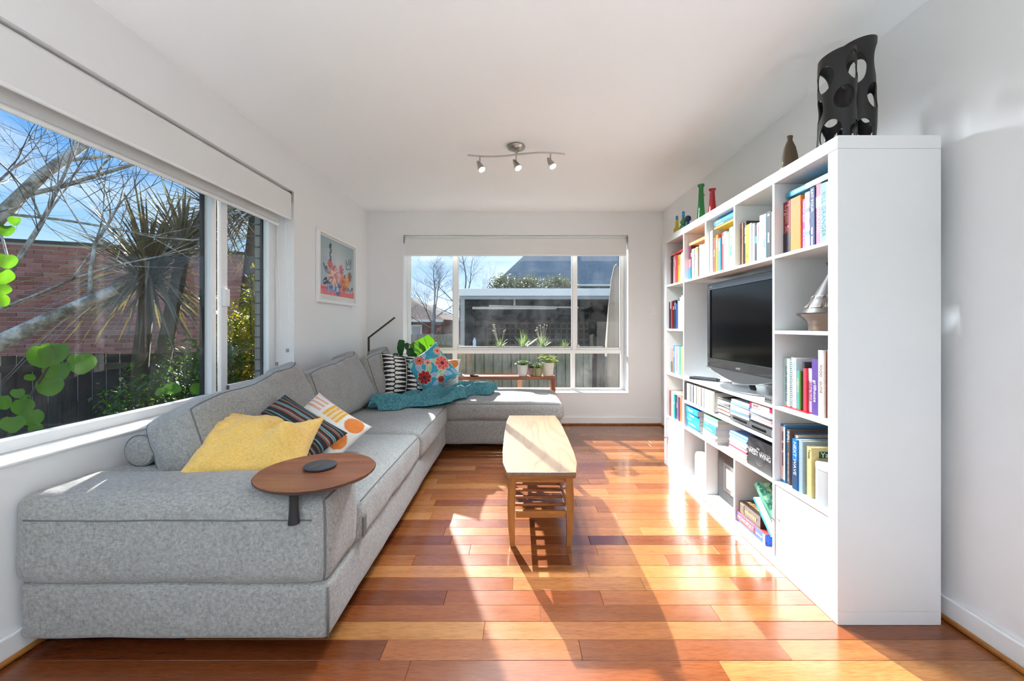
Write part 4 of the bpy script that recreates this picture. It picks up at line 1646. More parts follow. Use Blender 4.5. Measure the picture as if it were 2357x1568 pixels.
bk5 = book(CY[0][1] - .130, r4, .026, .226, .20, '#9db3bd', 'pale blue-grey book between bright blue and garden books', xf=1.236, texts=(), group=gA4)
bk6 = book(CY[0][1] - .172, r4, .030, .212, .19, '#d8c486', 'straw yellow garden guide with green title panel behind the speaker', xf=1.242, texts=[('Yates', .018, .05, '#2a2a24')], group=gA4)
part('title_panel', MB().box(.030, .150, -.0312, -.0301, .168, .196), mat('ink_1f4a2c', C('#1f4a2c'), .5), bk6)
lettering('Yates', .032, (.036, -.0318, .181), (1, 0, 0), (0, 0, 1), INKW, bk6, 'cover_lettering')
lettering('GARDEN GUIDE', .0175, (.024, -.0309, .153), (1, 0, 0), (0, 0, 1), INKB, bk6, 'cover_lettering')

sp = thing('speaker', 'white rounded wireless speaker at the front of the near bay', 'speaker', (1.292, 1.684, r4))
SPW = mat('speaker_white', C('#d6d5d2'), .6)


def rrect(cx, cy, hw, r, n=8):
    pts = []
    for qx, qy, a0 in ((1, 1, 0), (-1, 1, 90), (-1, -1, 180), (1, -1, 270)):
        for i in range(n + 1):
            a = R(a0 + 90 * i / n)
            pts.append((cx + qx * (hw - r) + r * math.cos(a), cy + qy * (hw - r) + r * math.sin(a)))
    return pts


part('body', MB().prism(rrect(1.292, 1.684, .060, .045), r4 + .008, r4 + .138), mat('speaker_grille', C('#bfbfbd'), .7, build=paint_build(900, .15, .2)), sp, smooth=40)
part('foot', MB().prism(rrect(1.292, 1.684, .058, .044), r4 + .0003, r4 + .0078), SPW, sp, smooth=40, bevel=.002)
part('cap', MB().prism(rrect(1.292, 1.684, .0605, .0455), r4 + .1385, r4 + .163), SPW, sp, smooth=40, bevel=.003)

# --- tagine
tg = thing('tagine', 'bronze-brown tagine dish with tall conical lid in the near bay', 'tagine', (1.345, 1.765, r2))
part('base', MB().lathe([(0, 0), (.085, 0), (.088, .006), (.090, .025), (.102, .048), (.125, .066), (.133, .072), (.133, .077), (.124, .074), (.11, .066), (0, .060)], 56, (1.345, 1.765, r2 + .0003)), mat('bronze_glaze', C('#6b5648'), .28, .7), tg, smooth=50)
part('lid', MB().lathe([(.112, .0755), (.110, .080), (.085, .125), (.055, .18), (.030, .225), (.014, .258), (.012, .268), (.022, .282), (.024, .292), (.016, .302), (0, .305)], 56, (1.345, 1.765, r2)), mat('tagine_lid', C('#4a4039'), .45, build=paint_build(30, .3, .1)), tg, smooth=50)
m_ = MB()
for a in range(10):                                   # painted sun motif round the lid
    th_ = a * 36
    for k_ in range(7):
        b0, b1 = R(th_ + k_ * 4), R(th_ + k_ * 4 + 3.6)
        bm_ = (b0 + b1) / 2

        def cone(an, z):
            r_ = .1125 - (z - .08) * .533
            return (1.345 + r_ * math.cos(an) * 1.012, 1.765 + r_ * math.sin(an) * 1.012, r2 + z)
        m_.add([cone(b0, .100), cone(b1, .100), cone(bm_, .122)], [(0, 1, 2)])
        m_.add([cone(b0, .152), cone(b1, .152), cone(bm_, .134)], [(0, 2, 1)])
part('painted_motif', m_, mat('tagine_motif', C('#8a7460'), .5), tg)

# --- television
tv = thing('television', 'black flat television on a silver oval stand in the bookcase opening', 'television', (1.30, 2.41, r3))
tx = 1.300
ty0, ty1, tz0, tz1 = 2.010, 2.812, .862, 1.412
m_ = MB()
m_.box(tx - .012, tx + .05, ty0, ty1, tz1 - .042, tz1).box(tx - .012, tx + .05, ty0, ty0 + .035, tz0, tz1 - .042).box(tx - .012, tx + .05, ty1 - .035, ty1, tz0, tz1 - .042)
m_.box(tx - .012, tx + .05, ty0 + .035, ty1 - .035, tz0, tz0 + .055)
part('bezel', m_, mat('tv_bezel', C('#2e2d2d'), .22, coat=.3), tv, bevel=.003)
part('screen', MB().box(tx - .004, tx + .02, ty0 + .035, ty1 - .035, tz0 + .055, tz1 - .042), mat('tv_screen', C('#030303'), .12, spec=.25), tv)
part('back_shell', MB().prism([(ty0 + .03, tz0 + .02), (ty1 - .03, tz0 + .02), (ty1 - .08, tz1 - .03), (ty0 + .08, tz1 - .03)], tx + .0505, tx + .10, axis='x'), BLACK, tv)
# curved lower speaker bar
prof = []
m_ = MB()
for i in range(25):
    s = i / 24
    y = ty0 + (ty1 - ty0) * s
    drop = .058 * math.sin(math.pi * s) ** 1.2 + .006
    for xx, zz in ((tx - .016, tz0 - .0005), (tx + .045, tz0 - .0005), (tx + .045, tz0 - drop), (tx - .016, tz0 - drop)):
        m_.v.append((xx, y, zz))
for i in range(24):
    o4 = i * 4
    for j in range(4):
        m_.f.append((o4 + j, o4 + 4 + j, o4 + 4 + (j + 1) % 4, o4 + (j + 1) % 4))
        m_.m.append(0)
m_.f += [(0, 1, 2, 3), (99, 98, 97, 96)]
m_.m += [0, 0]
part('speaker_bar', m_, mat('tv_gunmetal', C('#5b5b5b'), .3, .5), tv, smooth=40)
pts = []
for i in range(33):
    s = i / 32
    pts.append((tx - .018, ty0 + (ty1 - ty0) * s, tz0 - (.058 * math.sin(math.pi * s) ** 1.2 + .006)))
part('chrome_edge', MB().tube(pts, .0035, 6), CHROME, tv, smooth=60)
part('neck', MB().prism([(2.31, r3 + .02), (2.51, r3 + .02), (2.47, .83), (2.35, .83)], tx - .002, tx + .035, axis='x'), SILVER, tv)
part('stand', MB().lathe([(0, 0), (.155, 0), (.160, .004), (.158, .009), (.120, .017), (.06, .022), (0, .023)], 64, (1.355, 2.41, r3 + .0004), sx=.84, sy=1.55), SILVER, tv, smooth=40)
ink_s = mat('ink_9a9a9a', C('#9a9a9a'), .4)
lettering('AQUOS', .014, (tx - .0128, ty1 - .028, tz1 - .022), (0, -1, 0), (0, 0, 1), ink_s, tv)
lettering('SHARP', .017, (tx - .0128, 2.41 + .035, tz0 + .018), (0, -1, 0), (0, 0, 1), ink_s, tv)

rm = thing('remote_control', 'long black remote control on the television shelf', 'remote', (1.29, 2.86, r3), rot=(0, 0, R(38)))
rm.location.z = r3 + .0003
part('body', MB().box(-.024, .024, -.10, .10, 0, .020), BLACK, rm, bevel=.006)
m_ = MB()
for i in range(10):
    for j in range(3):
        m_.box(-.014 + j * .010, -.008 + j * .010, -.085 + i * .017, -.076 + i * .017, .0202, .023)
part('keys', m_, mat('grey_rubber', C('#6a6a6a'), .6), rm)
rm2 = thing('remote_control', 'small white remote control beside the black remote', 'remote', (1.25, 2.955, r3 + .0003), rot=(0, 0, R(70)))
part('body', MB().box(-.018, .018, -.05, .05, 0, .014), W_TRIM, rm2, bevel=.005)
part('pad', MB().lathe([(0, 0), (.010, 0), (.009, .0015), (0, .0015)], 20, (0, .02, .0142)), mat('grey_rubber'), rm2)
hb = thing('power_hub', 'small silver power hub at the near edge of the television shelf', 'power hub', (1.218, 1.99, r3))
part('case', MB().box(1.2115, 1.33, 1.968, 2.035, r3 + .0003, r3 + .034), SILVER, hb, bevel=.003)
for y_ in (1.985, 2.002, 2.019):
    part('port', MB().tube([(1.2115, y_, r3 + .018), (1.2105, y_, r3 + .018)], .004, 10), BLACK, hb)

# --- CDs and discs on the half shelf
zh = HALF + .0156
rk = thing('cd_rack', 'thin black wire rack holding the upright row of CDs', 'rack', (1.28, 2.78, zh))
part('end_frame', MB().tube([(1.2135, 3.004, zh + .003), (1.2135, 3.004, zh + .13), (1.34, 3.004, zh + .13), (1.34, 3.004, zh + .003)], .0022, 6, closed=True), BLACK, rk)
part('end_frame', MB().tube([(1.2135, 2.548, zh + .003), (1.2135, 2.548, zh + .13), (1.34, 2.548, zh + .13), (1.34, 2.548, zh + .003)], .0022, 6, closed=True), BLACK, rk)
part('base_wire', MB().tube([(1.2135, 3.004, zh + .0025), (1.2135, 2.548, zh + .0025)], .0022, 6).tube([(1.34, 3.004, zh + .0025), (1.34, 2.548, zh + .0025)], .0022, 6), BLACK, rk)
CASE = mat('clear_case', C('#c9ccce'), .15, spec=.6)
cdcols = ['#2b2b2e', '#cfcfc9', '#e8e6e0', '#b94a4e', '#d8d4cc', '#e9e7e3', '#3a4a44', '#d0c9b8', '#2f3a55', '#efede8', '#1f1f22', '#d4d6d8', '#e8e4da', '#a8a39a', '#c6cfd4', '#3b3b3e', '#ece8e0', '#8b6e58',
          '#dadad6', '#b9bcc0', '#e6e2da', '#6a4f42', '#d2cfc8', '#f0eeea', '#8f9498', '#e4ddd0', '#c2b7a6', '#e9e9e6', '#a9c0cf', '#d8c9a4', '#efece6', '#9c8466', '#ddd8cf', '#cfd6da', '#e8e5df', '#c7a070', '#4a6a86', '#e3e0da']
cdn = {'#2b2b2e': 'black', '#b94a4e': 'red', '#3a4a44': 'dark green', '#2f3a55': 'navy', '#1f1f22': 'black', '#3b3b3e': 'charcoal', '#8b6e58': 'brown', '#6a4f42': 'brown', '#a9c0cf': 'pale blue', '#d8c9a4': 'straw',
       '#9c8466': 'tan', '#c7a070': 'tan', '#4a6a86': 'blue'}
cdm = make_mesh('cd_case', MB().box(0, .1235, -.0102, 0, 0, .1235).box(.1236, .140, -.0102, -.001, .002, .1215), OBJ)
y = 2.999
for i in range(38):
    c = cdcols[i]
    o = bpy.data.objects.new('cd_case', cdm)
    COL.objects.link(o)
    o.location = (1.218 + RNG.uniform(0, .003), y, zh + .0052)
    o.color = (*C(c), 1)
    set_tags(o, f'CD case with {cdn.get(c, "pale")} spine, {ordinal(i + 1)} from the window end of the rack', 'cd', 'upright CDs in the wire rack')
    y -= .01165


def disc_stack(yc, half, z0, cols, kind, where, group, th, dep, xf, names=None):
    z = z0
    n = len(cols)
    me = make_mesh(kind, MB().box(0, dep, -half, half, 0, th).box(-.0012, -.0002, -half + .002, half - .002, .0008, th - .0008), OBJ, bevel=.0006, bseg=1)
    for i, c in enumerate(cols):
        o = bpy.data.objects.new(kind, me)
        COL.objects.link(o)
        o.location = (xf + RNG.uniform(-.004, .006), yc + RNG.uniform(-.004, .004), z)
        o.rotation_euler = (0, 0, R(RNG.uniform(-2, 2)))
        o.color = (*C(c), 1)
        pos = 'lowest' if i == 0 else ('topmost' if i == n - 1 else ordinal(i + 1) + ' from bottom')
        set_tags(o, f'{names[i]} {"CD case" if "cd" in kind else "DVD case"}, {pos} of {where}', 'cd' if 'cd' in kind else 'dvd', group)
        z += th + .0004
    return z


disc_stack(2.452, .070, zh + .0004, ['#e4e2dd', '#3a3a3c', '#d9d4cb', '#8a5a44', '#c7c9cc', '#54504e', '#dcd8d0', '#7a8288', '#e2d9c4', '#45403d'], 'cd_case_flat', 'the CD stack beside the rack', 'flat stack of CDs', .0102, .125, 1.219,
           ['white', 'black', 'cream', 'brown', 'silver', 'charcoal', 'off-white', 'grey', 'straw', 'dark brown'])
pl = thing('dvd_player', 'slim silver disc player under the two stacks of films', 'disc player', (1.34, 2.185, zh))
part('case', MB().box(1.222, 1.50, 1.985, 2.372, zh + .004, zh + .038), mat('player_grey', C('#8d8d8c'), .3, .6), pl, bevel=.002)
part('fascia', MB().box(1.217, 1.2218, 1.985, 2.372, zh + .006, zh + .036), mat('player_silver', C('#b9babb'), .2, .8), pl)
part('tray', MB().box(1.2155, 1.2169, 2.20, 2.34, zh + .018, zh + .030), BLACK, pl)
part('display', MB().box(1.2155, 1.2169, 2.03, 2.15, zh + .014, zh + .026), BLACKG, pl)
for y_ in (2.02, 2.33):
    part('foot', MB().box(1.24, 1.26, y_ - .01, y_ + .01, zh + .0003, zh + .0038), BLACK, pl)
zp = zh + .0384
disc_stack(2.272, .094, zp, ['#e6e4e0', '#7f9cc4', '#e8dcd4', '#d8dce0', '#8fa9cf', '#b9c4d0'], 'dvd_case', 'the window-side film stack on the player', 'film stack on the player, window side', .0140, .135, 1.219,
           ['white', 'pale blue', 'cream', 'silver', 'blue', 'grey blue'])
zz2 = disc_stack(2.080, .092, zp, ['#2a2a2c', '#dcd2cc', '#cfa49c', '#9fb4cf', '#d8dfe6', '#e6e2de'], 'dvd_case', 'the film stack under the pink box', 'film stack on the player, near side', .0128, .135, 1.219,
                 ['black', 'cream', 'dusty pink', 'blue', 'pale silver', 'white'])
bx_ = thing('box_set', 'pink and white film box set on top of the near film stack', 'box set', (1.22, 2.08, zz2))
part('sleeve', MB().box(1.219, 1.355, 1.990, 2.170, zz2 + .0002, zz2 + .024), mat('ink_e9dcd8', C('#e9dcd8'), .4), bx_)
part('end_band', MB().box(1.2185, 1.3555, 1.9885, 2.004, zz2 + .0004, zz2 + .0242).box(1.2185, 1.3555, 2.156, 2.1715, zz2 + .0004, zz2 + .0242), mat('ink_d6365f', C('#d6365f'), .4), bx_)
lettering('ROMANCE', .014, (1.2188, 2.145, zz2 + .012), (0, -1, 0), (0, 0, 1), mat('ink_c0455a', C('#c0455a'), .5), bx_)

# --- travel guides and films on the lower half shelf
gT = 'travel guides in the stack by the window'
z = r4 + .0003
for t_, col, lab, tx_, c2 in ((.020, '#5a7fc0', 'thin blue travel guide at the bottom of the window-side stack', '', None),
                              (.034, '#1f93d6', 'blue New Zealand travel guide in the window-side stack', 'New Zealand', W_),
                              (.022, '#2a9cd8', 'thin blue travel guide third from the bottom, window-side stack', 'Italy', W_),
                              (.036, '#1d9be2', 'blue Thailand travel guide, lower of two, window-side stack', 'Thailand', W_),
                              (.036, '#1e98e0', 'blue Thailand travel guide topmost in the window-side stack', 'Thailand', W_)):
    book(2.992, z, t_, .205, .132, col, lab, xf=1.219 + RNG.uniform(0, .005), flat=True, hard=False, texts=[(tx_, t_ * .62, .2, c2)] if tx_ else [], group=gT, yaw=RNG.uniform(-2, 2), pages=mat('grey_pages', C('#b7b3ad'), .8))
    z += t_ + .0005
gS = 'guides in the leaning middle stack'
z = r4 + .0003
dx = 0
for t_, col, lab, tx_, c2 in ((.020, '#ece9e4', 'white book at the bottom of the middle guide stack', '', None),
                              (.018, '#e6dde0', 'blush white book second from the bottom, middle guide stack', '', None),
                              (.022, '#e9e8e4', 'white book third from the bottom, middle guide stack', '', None),
                              (.030, '#2f9bd4', 'blue guide titled in white, middle guide stack', 'South America', W_),
                              (.020, '#3d8fc6', 'slim blue guide near the top of the middle stack', 'Vietnam', W_),
                              (.018, '#e3e0d6', 'cream book below the green one, middle guide stack', '', None),
                              (.022, '#6fa883', 'green book topmost in the middle guide stack', 'Walks', W_)):
    book(2.716 - dx, z, t_, .186, .150, col, lab, xf=1.216, flat=True, hard=False, texts=[(tx_, t_ * .6, .15, c2)] if tx_ else [], group=gS, yaw=RNG.uniform(-3, 3), pages=mat('grey_pages'))
    z += t_ + .0005
    dx += RNG.uniform(-.006, .006)
disc_stack(2.292, .095, r4 + .0003, ['#d9a56a', '#8a94b4', '#cfd4da', '#b9485a', '#e6e4e0', '#c9d6e4', '#efeeea', '#6f9fd4', '#5b82b8'], 'dvd_case', 'the film stack beside the dark box set', 'film stack on the lower shelf', .0136, .135, 1.219,
           ['amber', 'slate blue', 'silver', 'crimson', 'white', 'pale blue', 'off-white', 'sky blue', 'blue'])
ww = thing('box_set', 'dark grey box set with large white title on the lower shelf', 'box set', (1.26, 2.082, r4))
part('box', MB().box(1.216, 1.30, 1.982, 2.186, r4 + .0003, r4 + .148), mat('boxset_dark', C('#35363a'), .45, build=paint_build(14, .45, .02)), ww, bevel=.001)
part('emblem', MB().tube([(1.2155, 2.084 + .056 * math.cos(a), r4 + .082 + .056 * math.sin(a)) for a in [i * math.pi / 20 for i in range(40)]], .0008, 4, closed=True)
     .tube([(1.2155, 2.084 + .046 * math.cos(a), r4 + .082 + .046 * math.sin(a)) for a in [i * math.pi / 20 for i in range(40)]], .0006, 4, closed=True), mat('ink_6d6e73', C('#6d6e73'), .5), ww)
lettering('THE', .013, (1.2152, 2.094, r4 + .104), (0, -1, 0), (0, 0, 1), INKW, ww, align='CENTER')
lettering('WEST WING', .0345, (1.2152, 2.084, r4 + .078), (0, -1, 0), (0, 0, 1), INKW, ww, align='CENTER', sx=.98)
part('rule', MB().box(1.2152, 1.2158, 1.995, 2.075, r4 + .0955, r4 + .0963).box(1.2152, 1.2158, 2.105, 2.172, r4 + .0955, r4 + .0963), INKW, ww)

# --- bottom row
cn = thing('game_console', 'white upright console with rounded front standing in the low bay', 'console', (1.31, 2.83, r5))
pts = [(2.70, r5 + .0005), (2.955, r5 + .0005), (2.955, r5 + .12)]
for i in range(9):
    a = i / 8 * math.pi / 2
    pts.append((2.905 + .05 * math.cos(a), r5 + .15 + .05 * math.sin(a)))
pts += [(2.70, r5 + .235)]
M_ = T(1.262, 0, 0) @ RY(0)
part('shell', MB().prism(pts, 1.262, 1.312, axis='x'), mat('console_white', C('#e4e3e0'), .35), cn, smooth=30, bevel=.006)
part('vent_panel', MB().box(1.2565, 1.2618, 2.682, 2.735, r5 + .0005, r5 + .135), mat('vent_dark', C('#4a4846'), .5), cn)
m_ = MB()
for i in range(12):
    m_.box(1.2545, 1.2564, 2.686, 2.731, r5 + .010 + i * .010, r5 + .015 + i * .010)
part('vent_slats', m_, mat('vent_mid', C('#8a8680'), .5), cn)

al = thing('photo_album', 'dark grey photo box with small framed window, standing in the low middle bay', 'photo album', (1.30, 2.52, r5))
part('cover', MB().box(1.280, 1.335, 2.335, 2.640, r5 + .0005, r5 + .312), mat('album_grey', C('#62605e'), .6, build=paint_build(200, .12, .2)), al, bevel=.003)
fr_ = part('window_frame', MB().box(1.272, 1.2798, 2.365, 2.560, .118, .140).box(1.272, 1.2798, 2.365, 2.560, .268, .290).box(1.272, 1.2798, 2.365, 2.388, .140, .268).box(1.272, 1.2798, 2.537, 2.560, .140, .268),
           mat('album_frame', C('#7f7d7a'), .4, .3), al, bevel=.001)
part('photo', MB().box(1.2765, 1.2797, 2.388, 2.537, .140, .268), mat('photo_white', C('#e6e4e0'), .3, build=paint_build(12, .35, 0)), al)

# board games
mo = thing('board_game', 'red and blue boxed board game at the bottom of the low bay', 'board game', (1.35, 2.16, r5))
part('tray', MB().box(1.218, 1.485, 2.032, 2.298, r5 + .0005, r5 + .020), mat('ink_2b4fae', C('#2b4fae'), .4), mo)
ld = part('lid', MB().box(1.216, 1.487, 2.030, 2.300, r5 + .0203, r5 + .056), mat('ink_3a57b4', C('#3a57b4'), .4), mo, bevel=.001)
part('lid_top', MB().box(1.218, 1.485, 2.032, 2.298, r5 + .0562, r5 + .0572), mat('ink_d4423c', C('#d4423c'), .4), ld)
part('title_panel', MB().box(1.2148, 1.2158, 2.125, 2.292, r5 + .014, r5 + .050), mat('ink_cc2f37', C('#cc2f37'), .4), ld)
lettering('MONOPOLY', .028, (1.2143, 2.286, r5 + .032), (0, -1, 0), (0, 0, 1), INKW, ld, sx=.98)
part('side_print', MB().box(1.2148, 1.2158, 2.060, 2.115, r5 + .024, r5 + .030), INKW, ld)
part('side_print', MB().box(1.2148, 1.2158, 2.034, 2.052, r5 + .004, r5 + .052), mat('ink_bfe0e4', C('#bfe0e4'), .4), ld)
part('end_print', MB().box(1.222, 1.30, 2.0288, 2.0298, r5 + .006, r5 + .052), mat('ink_1f55c4', C('#1f55c4'), .4), ld)
cl_ = thing('board_game', 'dark brown boxed game with gold lettering on the red and blue box', 'board game', (1.33, 2.17, r5 + .058))
zc = r5 + .0575
part('box', MB().box(1.222, 1.43, 2.085, 2.282, zc, zc + .062), mat('game_brown', C('#3a2a22'), .4, build=paint_build(25, .5, 0)), cl_, bevel=.001)
goldk = mat('ink_c9a24a', C('#c9a24a'), .4)
lettering('CLUEDO', .034, (1.2212, 2.225, zc + .030), (0, -1, 0), (0, 0, 1), mat('ink_b98a5a', C('#b98a5a'), .4), cl_, sx=.9)
part('emblem', MB().box(1.2206, 1.2216, 2.235, 2.272, zc + .008, zc + .054), goldk, cl_)
part('emblem_field', MB().box(1.2198, 1.2205, 2.238, 2.269, zc + .011, zc + .051), mat('ink_1d1a18', C('#1d1a18'), .4), cl_)
lettering('CLUEDO', .045, (1.26, 2.26, zc + .0624), (0, -1, 0), (1, 0, 0), mat('ink_b98a5a'), cl_, 'lid_lettering')
bl = book(0, 0, .014, .195, .19, '#d6d8d6', 'white book with bright blue spine leaning against the bay divider', xf=0, hard=True, group='leaning books in the low bay')
bl.location = (1.226, 2.006, r5 + .0585)
bl.rotation_euler = (R(-50), 0, 0)
band(bl, .014, .001, .194, '#1f93dc')
gp = thing('puzzle_box', 'green illustrated puzzle box leaning behind the blue-spined book', 'puzzle box', (1.30, 1.998, r5 + .062), rot=(R(-50), 0, 0))


def p_puzzle(x, z):
    n = mnoise.cell(Vector((x * 55, z * 55, 2.0)))
    m2 = mnoise.noise(Vector((x * 22, z * 22, 0)))
    pal = [C('#3f7f6a'), C('#6fae92'), C('#2f5f52'), C('#a9c9a4'), C('#d8d2a8'), C('#c9653a')]
    return pal[int(abs(n * 3 + m2 * 3)) % 6]


m_ = MB()
nn = 36
for j in range(nn + 1):
    for i in range(nn + 1):
        m_.v.append((-.02 + .25 * i / nn, -.0422, .26 * j / nn))
m_.col = [p_puzzle(v[0], v[2]) for v in m_.v]
for j in range(nn):
    for i in range(nn):
        a = j * (nn + 1) + i
        m_.f.append((a, a + 1, a + nn + 2, a + nn + 1))
        m_.m.append(0)
part('lid_print', m_, PRINT, gp)
part('box', MB().box(-.02, .23, -.042, -.016, 0, .26), mat('puzzle_green', C('#4f8a72'), .5), gp)
gp.location = (1.275, 2.009, r5 + .0585)

# ------------------------------------------------------------------ ornaments on top of the bookcase
ZT = 1.8503


def pierced_vase(label, cx, cy, rad, h, slope_dir, slope, holes, seed):
    """thin-walled cylinder with oval holes; wall built on a grid with the hole cells left out."""
    na, nz = 120, 110
    rin = rad - .005
    mb = MB()
    keep = [[True] * na for _ in range(nz)]
    for (ha, hz, ra, rz_) in holes:
        for j in range(nz):
            for i in range(na):
                a = (i + .5) / na * 360
                z = (j + .5) / nz
                da = (a - ha + 180) % 360 - 180
                if (da / ra) ** 2 + ((z - hz) / rz_) ** 2 < 1:
                    keep[j][i] = False

    def P(i, j, r_):
        a = 2 * math.pi * i / na
        zt = h * (1 + slope * math.cos(a - R(slope_dir)))
        z = zt * j / nz
        w_ = r_ * (1 + .035 * math.sin(z / h * 9 + seed) + .02 * math.cos(2 * a + z * 14))
        return (cx + w_ * math.cos(a), cy + w_ * math.sin(a), ZT + z)
    # snap the ragged hole borders onto the true ovals
    vo, vi = {}, {}

    def vert(i, j, which):
        i %= na
        d = vo if which else vi
        if (i, j) in d:
            return d[(i, j)]
        fi, fj = i, j
        for (ha, hz, ra, rz_) in holes:
            a, z = fi / na * 360, fj / nz
            da = (a - ha + 180) % 360 - 180
            q = math.hypot(da / ra, (z - hz) / rz_)
            if .70 < q < 1.22 and 0 < j < nz:
                cellk = any(not keep[jj][ii % na] for jj in (j - 1, j) if 0 <= jj < nz for ii in (i - 1, i))
                if cellk:
                    fi, fj = (ha + da / q) / 360 * na, (hz + (z - hz) / q) * nz
        d[(i, j)] = len(mb.v)
        mb.v.append(P(fi, fj, rad if which else rin))
        return d[(i, j)]
    for j in range(nz):
        for i in range(na):
            if not keep[j][i]:
                continue
            mb.f.append((vert(i, j, 1), vert(i + 1, j, 1), vert(i + 1, j + 1, 1), vert(i, j + 1, 1)))
            mb.f.append((vert(i, j, 0), vert(i, j + 1, 0), vert(i + 1, j + 1, 0), vert(i + 1, j, 0)))
            mb.m += [0, 0]
            for (di, dj, e) in ((-1, 0, ((i, j), (i, j + 1))), (1, 0, ((i + 1, j + 1), (i + 1, j))), (0, -1, ((i + 1, j), (i, j))), (0, 1, ((i, j + 1), (i + 1, j + 1)))):
                ii, jj = (i + di) % na, j + dj
                if jj < 0 or jj >= nz or not keep[jj][ii]:
                    (a, b), (c, d_) = e
                    mb.f.append((vert(a, b, 1), vert(a, b, 0), vert(c, d_, 0), vert(c, d_, 1)))
                    mb.m.append(0)
    return solo('pierced_vase', mb, mat('black_ceramic', C('#0f0f10'), .38), label, 'vase', loc=(cx, cy, ZT), group='black pierced vases', smooth=50)


def vase_holes(off):
    hs = []
    for k_, (hz, n, ra, rz_) in enumerate(((.16, 4, 37, .145), (.47, 4, 34, .125), (.78, 4, 38, .150))):
        for i in range(n):
            hs.append((off + i * 360 / n + k_ * 38 + 7 * math.sin(i * 3 + k_), hz + .03 * math.sin(i * 5 + k_), ra * (1 - .12 * (i % 2)), rz_ * (1 - .1 * ((i + k_) % 2))))
    return hs


pierced_vase('shorter black pierced ceramic cylinder vase at the front of the bookcase top', 1.322, 1.715, .066, .395, -25, .035, vase_holes(212), 1)
pierced_vase('taller black pierced ceramic cylinder vase behind the shorter one', 1.470, 1.795, .066, .492, -20, .02, vase_holes(250), 4)

m_ = MB().lathe([(0, 0), (.030, 0), (.037, .02), (.039, .05), (.036, .09), (.026, .135), (.013, .165), (.011, .172), (.014, .186), (.013, .190), (0, .189)], 28, (1.305, 1.985, ZT), sx=1.0, sy=.7)
bv = thing('carved_bottle', 'small brown carved gourd-shaped bottle on top of the bookcase', 'ornament', (1.305, 1.985, ZT))
part('body', m_, mat('carved_brown', C('#6f5c45'), .6, build=paint_build(90, .45, .6)), bv, smooth=60)
m_ = MB()
for q in range(14):
    a, z = 2.4 + (q % 3) * .45, .03 + (q // 3) * .024
    r_ = .0385 - .004 * (q // 3)
    cx_, cy_ = 1.305 + r_ * math.cos(a), 1.985 + .7 * r_ * math.sin(a)
    m_.box(cx_ - .004, cx_ + .004, cy_ - .004, cy_ + .004, ZT + z, ZT + z + .008)
part('inlay', m_, mat('pale_inlay', C('#b9a77f'), .6), bv)


def glass_mat(name, col):
    return mat(name, col, .05, trans=.55, spec=.6)


def bottle(name, label, x, y, prof, m, stop=None, stopm=None):
    t = thing(name, label, 'bottle', (x, y, ZT), group='coloured glass bottles on the bookcase')
    part('glass_body', MB().lathe(prof, 28, (x, y, ZT)), m, t, smooth=60)
    if stop:
        part('stopper', MB().lathe(stop, 20, (x, y, ZT)), stopm, t, smooth=60)
    return t


tall = lambda h, b: [(0, 0), (b, 0), (b * 1.02, .01), (b * .72, h * .45), (b * .52, h * .88), (b * .54, h * .93), (b * .74, h * .955), (b * .74, h), (b * .5, h), (b * .5, h * .96), (b * .44, h * .9), (0, h * .3)]
GG, GY, GR, GB = glass_mat('green_glass', C('#2fa04a')), glass_mat('amber_glass', C('#e8a820')), glass_mat('red_glass', C('#d02a34')), glass_mat('blue_glass', C('#2a4fb0'))
bottle('glass_bottle', 'tall slender green glass bottle on the bookcase', 1.305, 2.945, tall(.285, .030), GG)
bottle('glass_bottle', 'tall amber glass bottle partly hidden behind the green one', 1.365, 3.075, tall(.255, .029), GY)
bottle('glass_bottle', 'red glass bottle standing alone on the bookcase', 1.300, 2.765, tall(.195, .030), GR)
beads = [(0, 0), (.022, 0), (.026, .012), (.022, .024), (.026, .034), (.024, .048), (.015, .060), (.012, .095), (.0125, .118), (0, .118)]
stop1 = [(0, .1183), (.009, .1183), (.011, .126), (.008, .134), (.010, .140), (.008, .150), (0, .152)]
TEAL = mat('teal_bead', C('#2a86c4'), .3)
bottle('glass_bottle', 'small yellow ribbed bottle with blue stopper at the window end', 1.26, 3.275, beads, glass_mat('yellow_glass', C('#e8cf1e')), stop1, TEAL)
bottle('glass_bottle', 'small green double-gourd bottle with blue stopper', 1.255, 3.135, [(0, 0), (.020, 0), (.030, .018), (.024, .040), (.015, .046), (.024, .062), (.018, .080), (.010, .088), (.010, .104), (0, .104)], glass_mat('bottle_green', C('#4aa06a')),
       [(0, .1043), (.010, .1043), (.012, .115), (.008, .124), (.011, .132), (.009, .146), (0, .148)], TEAL)
bottle('glass_bottle', 'smallest dark blue bottle with round stopper', 1.27, 3.085, [(0, 0), (.018, 0), (.020, .02), (.014, .04), (.010, .048), (.010, .056), (0, .056)], GB, [(0, .0563), (.009, .058), (.020, .066), (.023, .080), (.019, .094), (.008, .102), (0, .103)], mat('navy_bead', C('#1f2c5a'), .25))
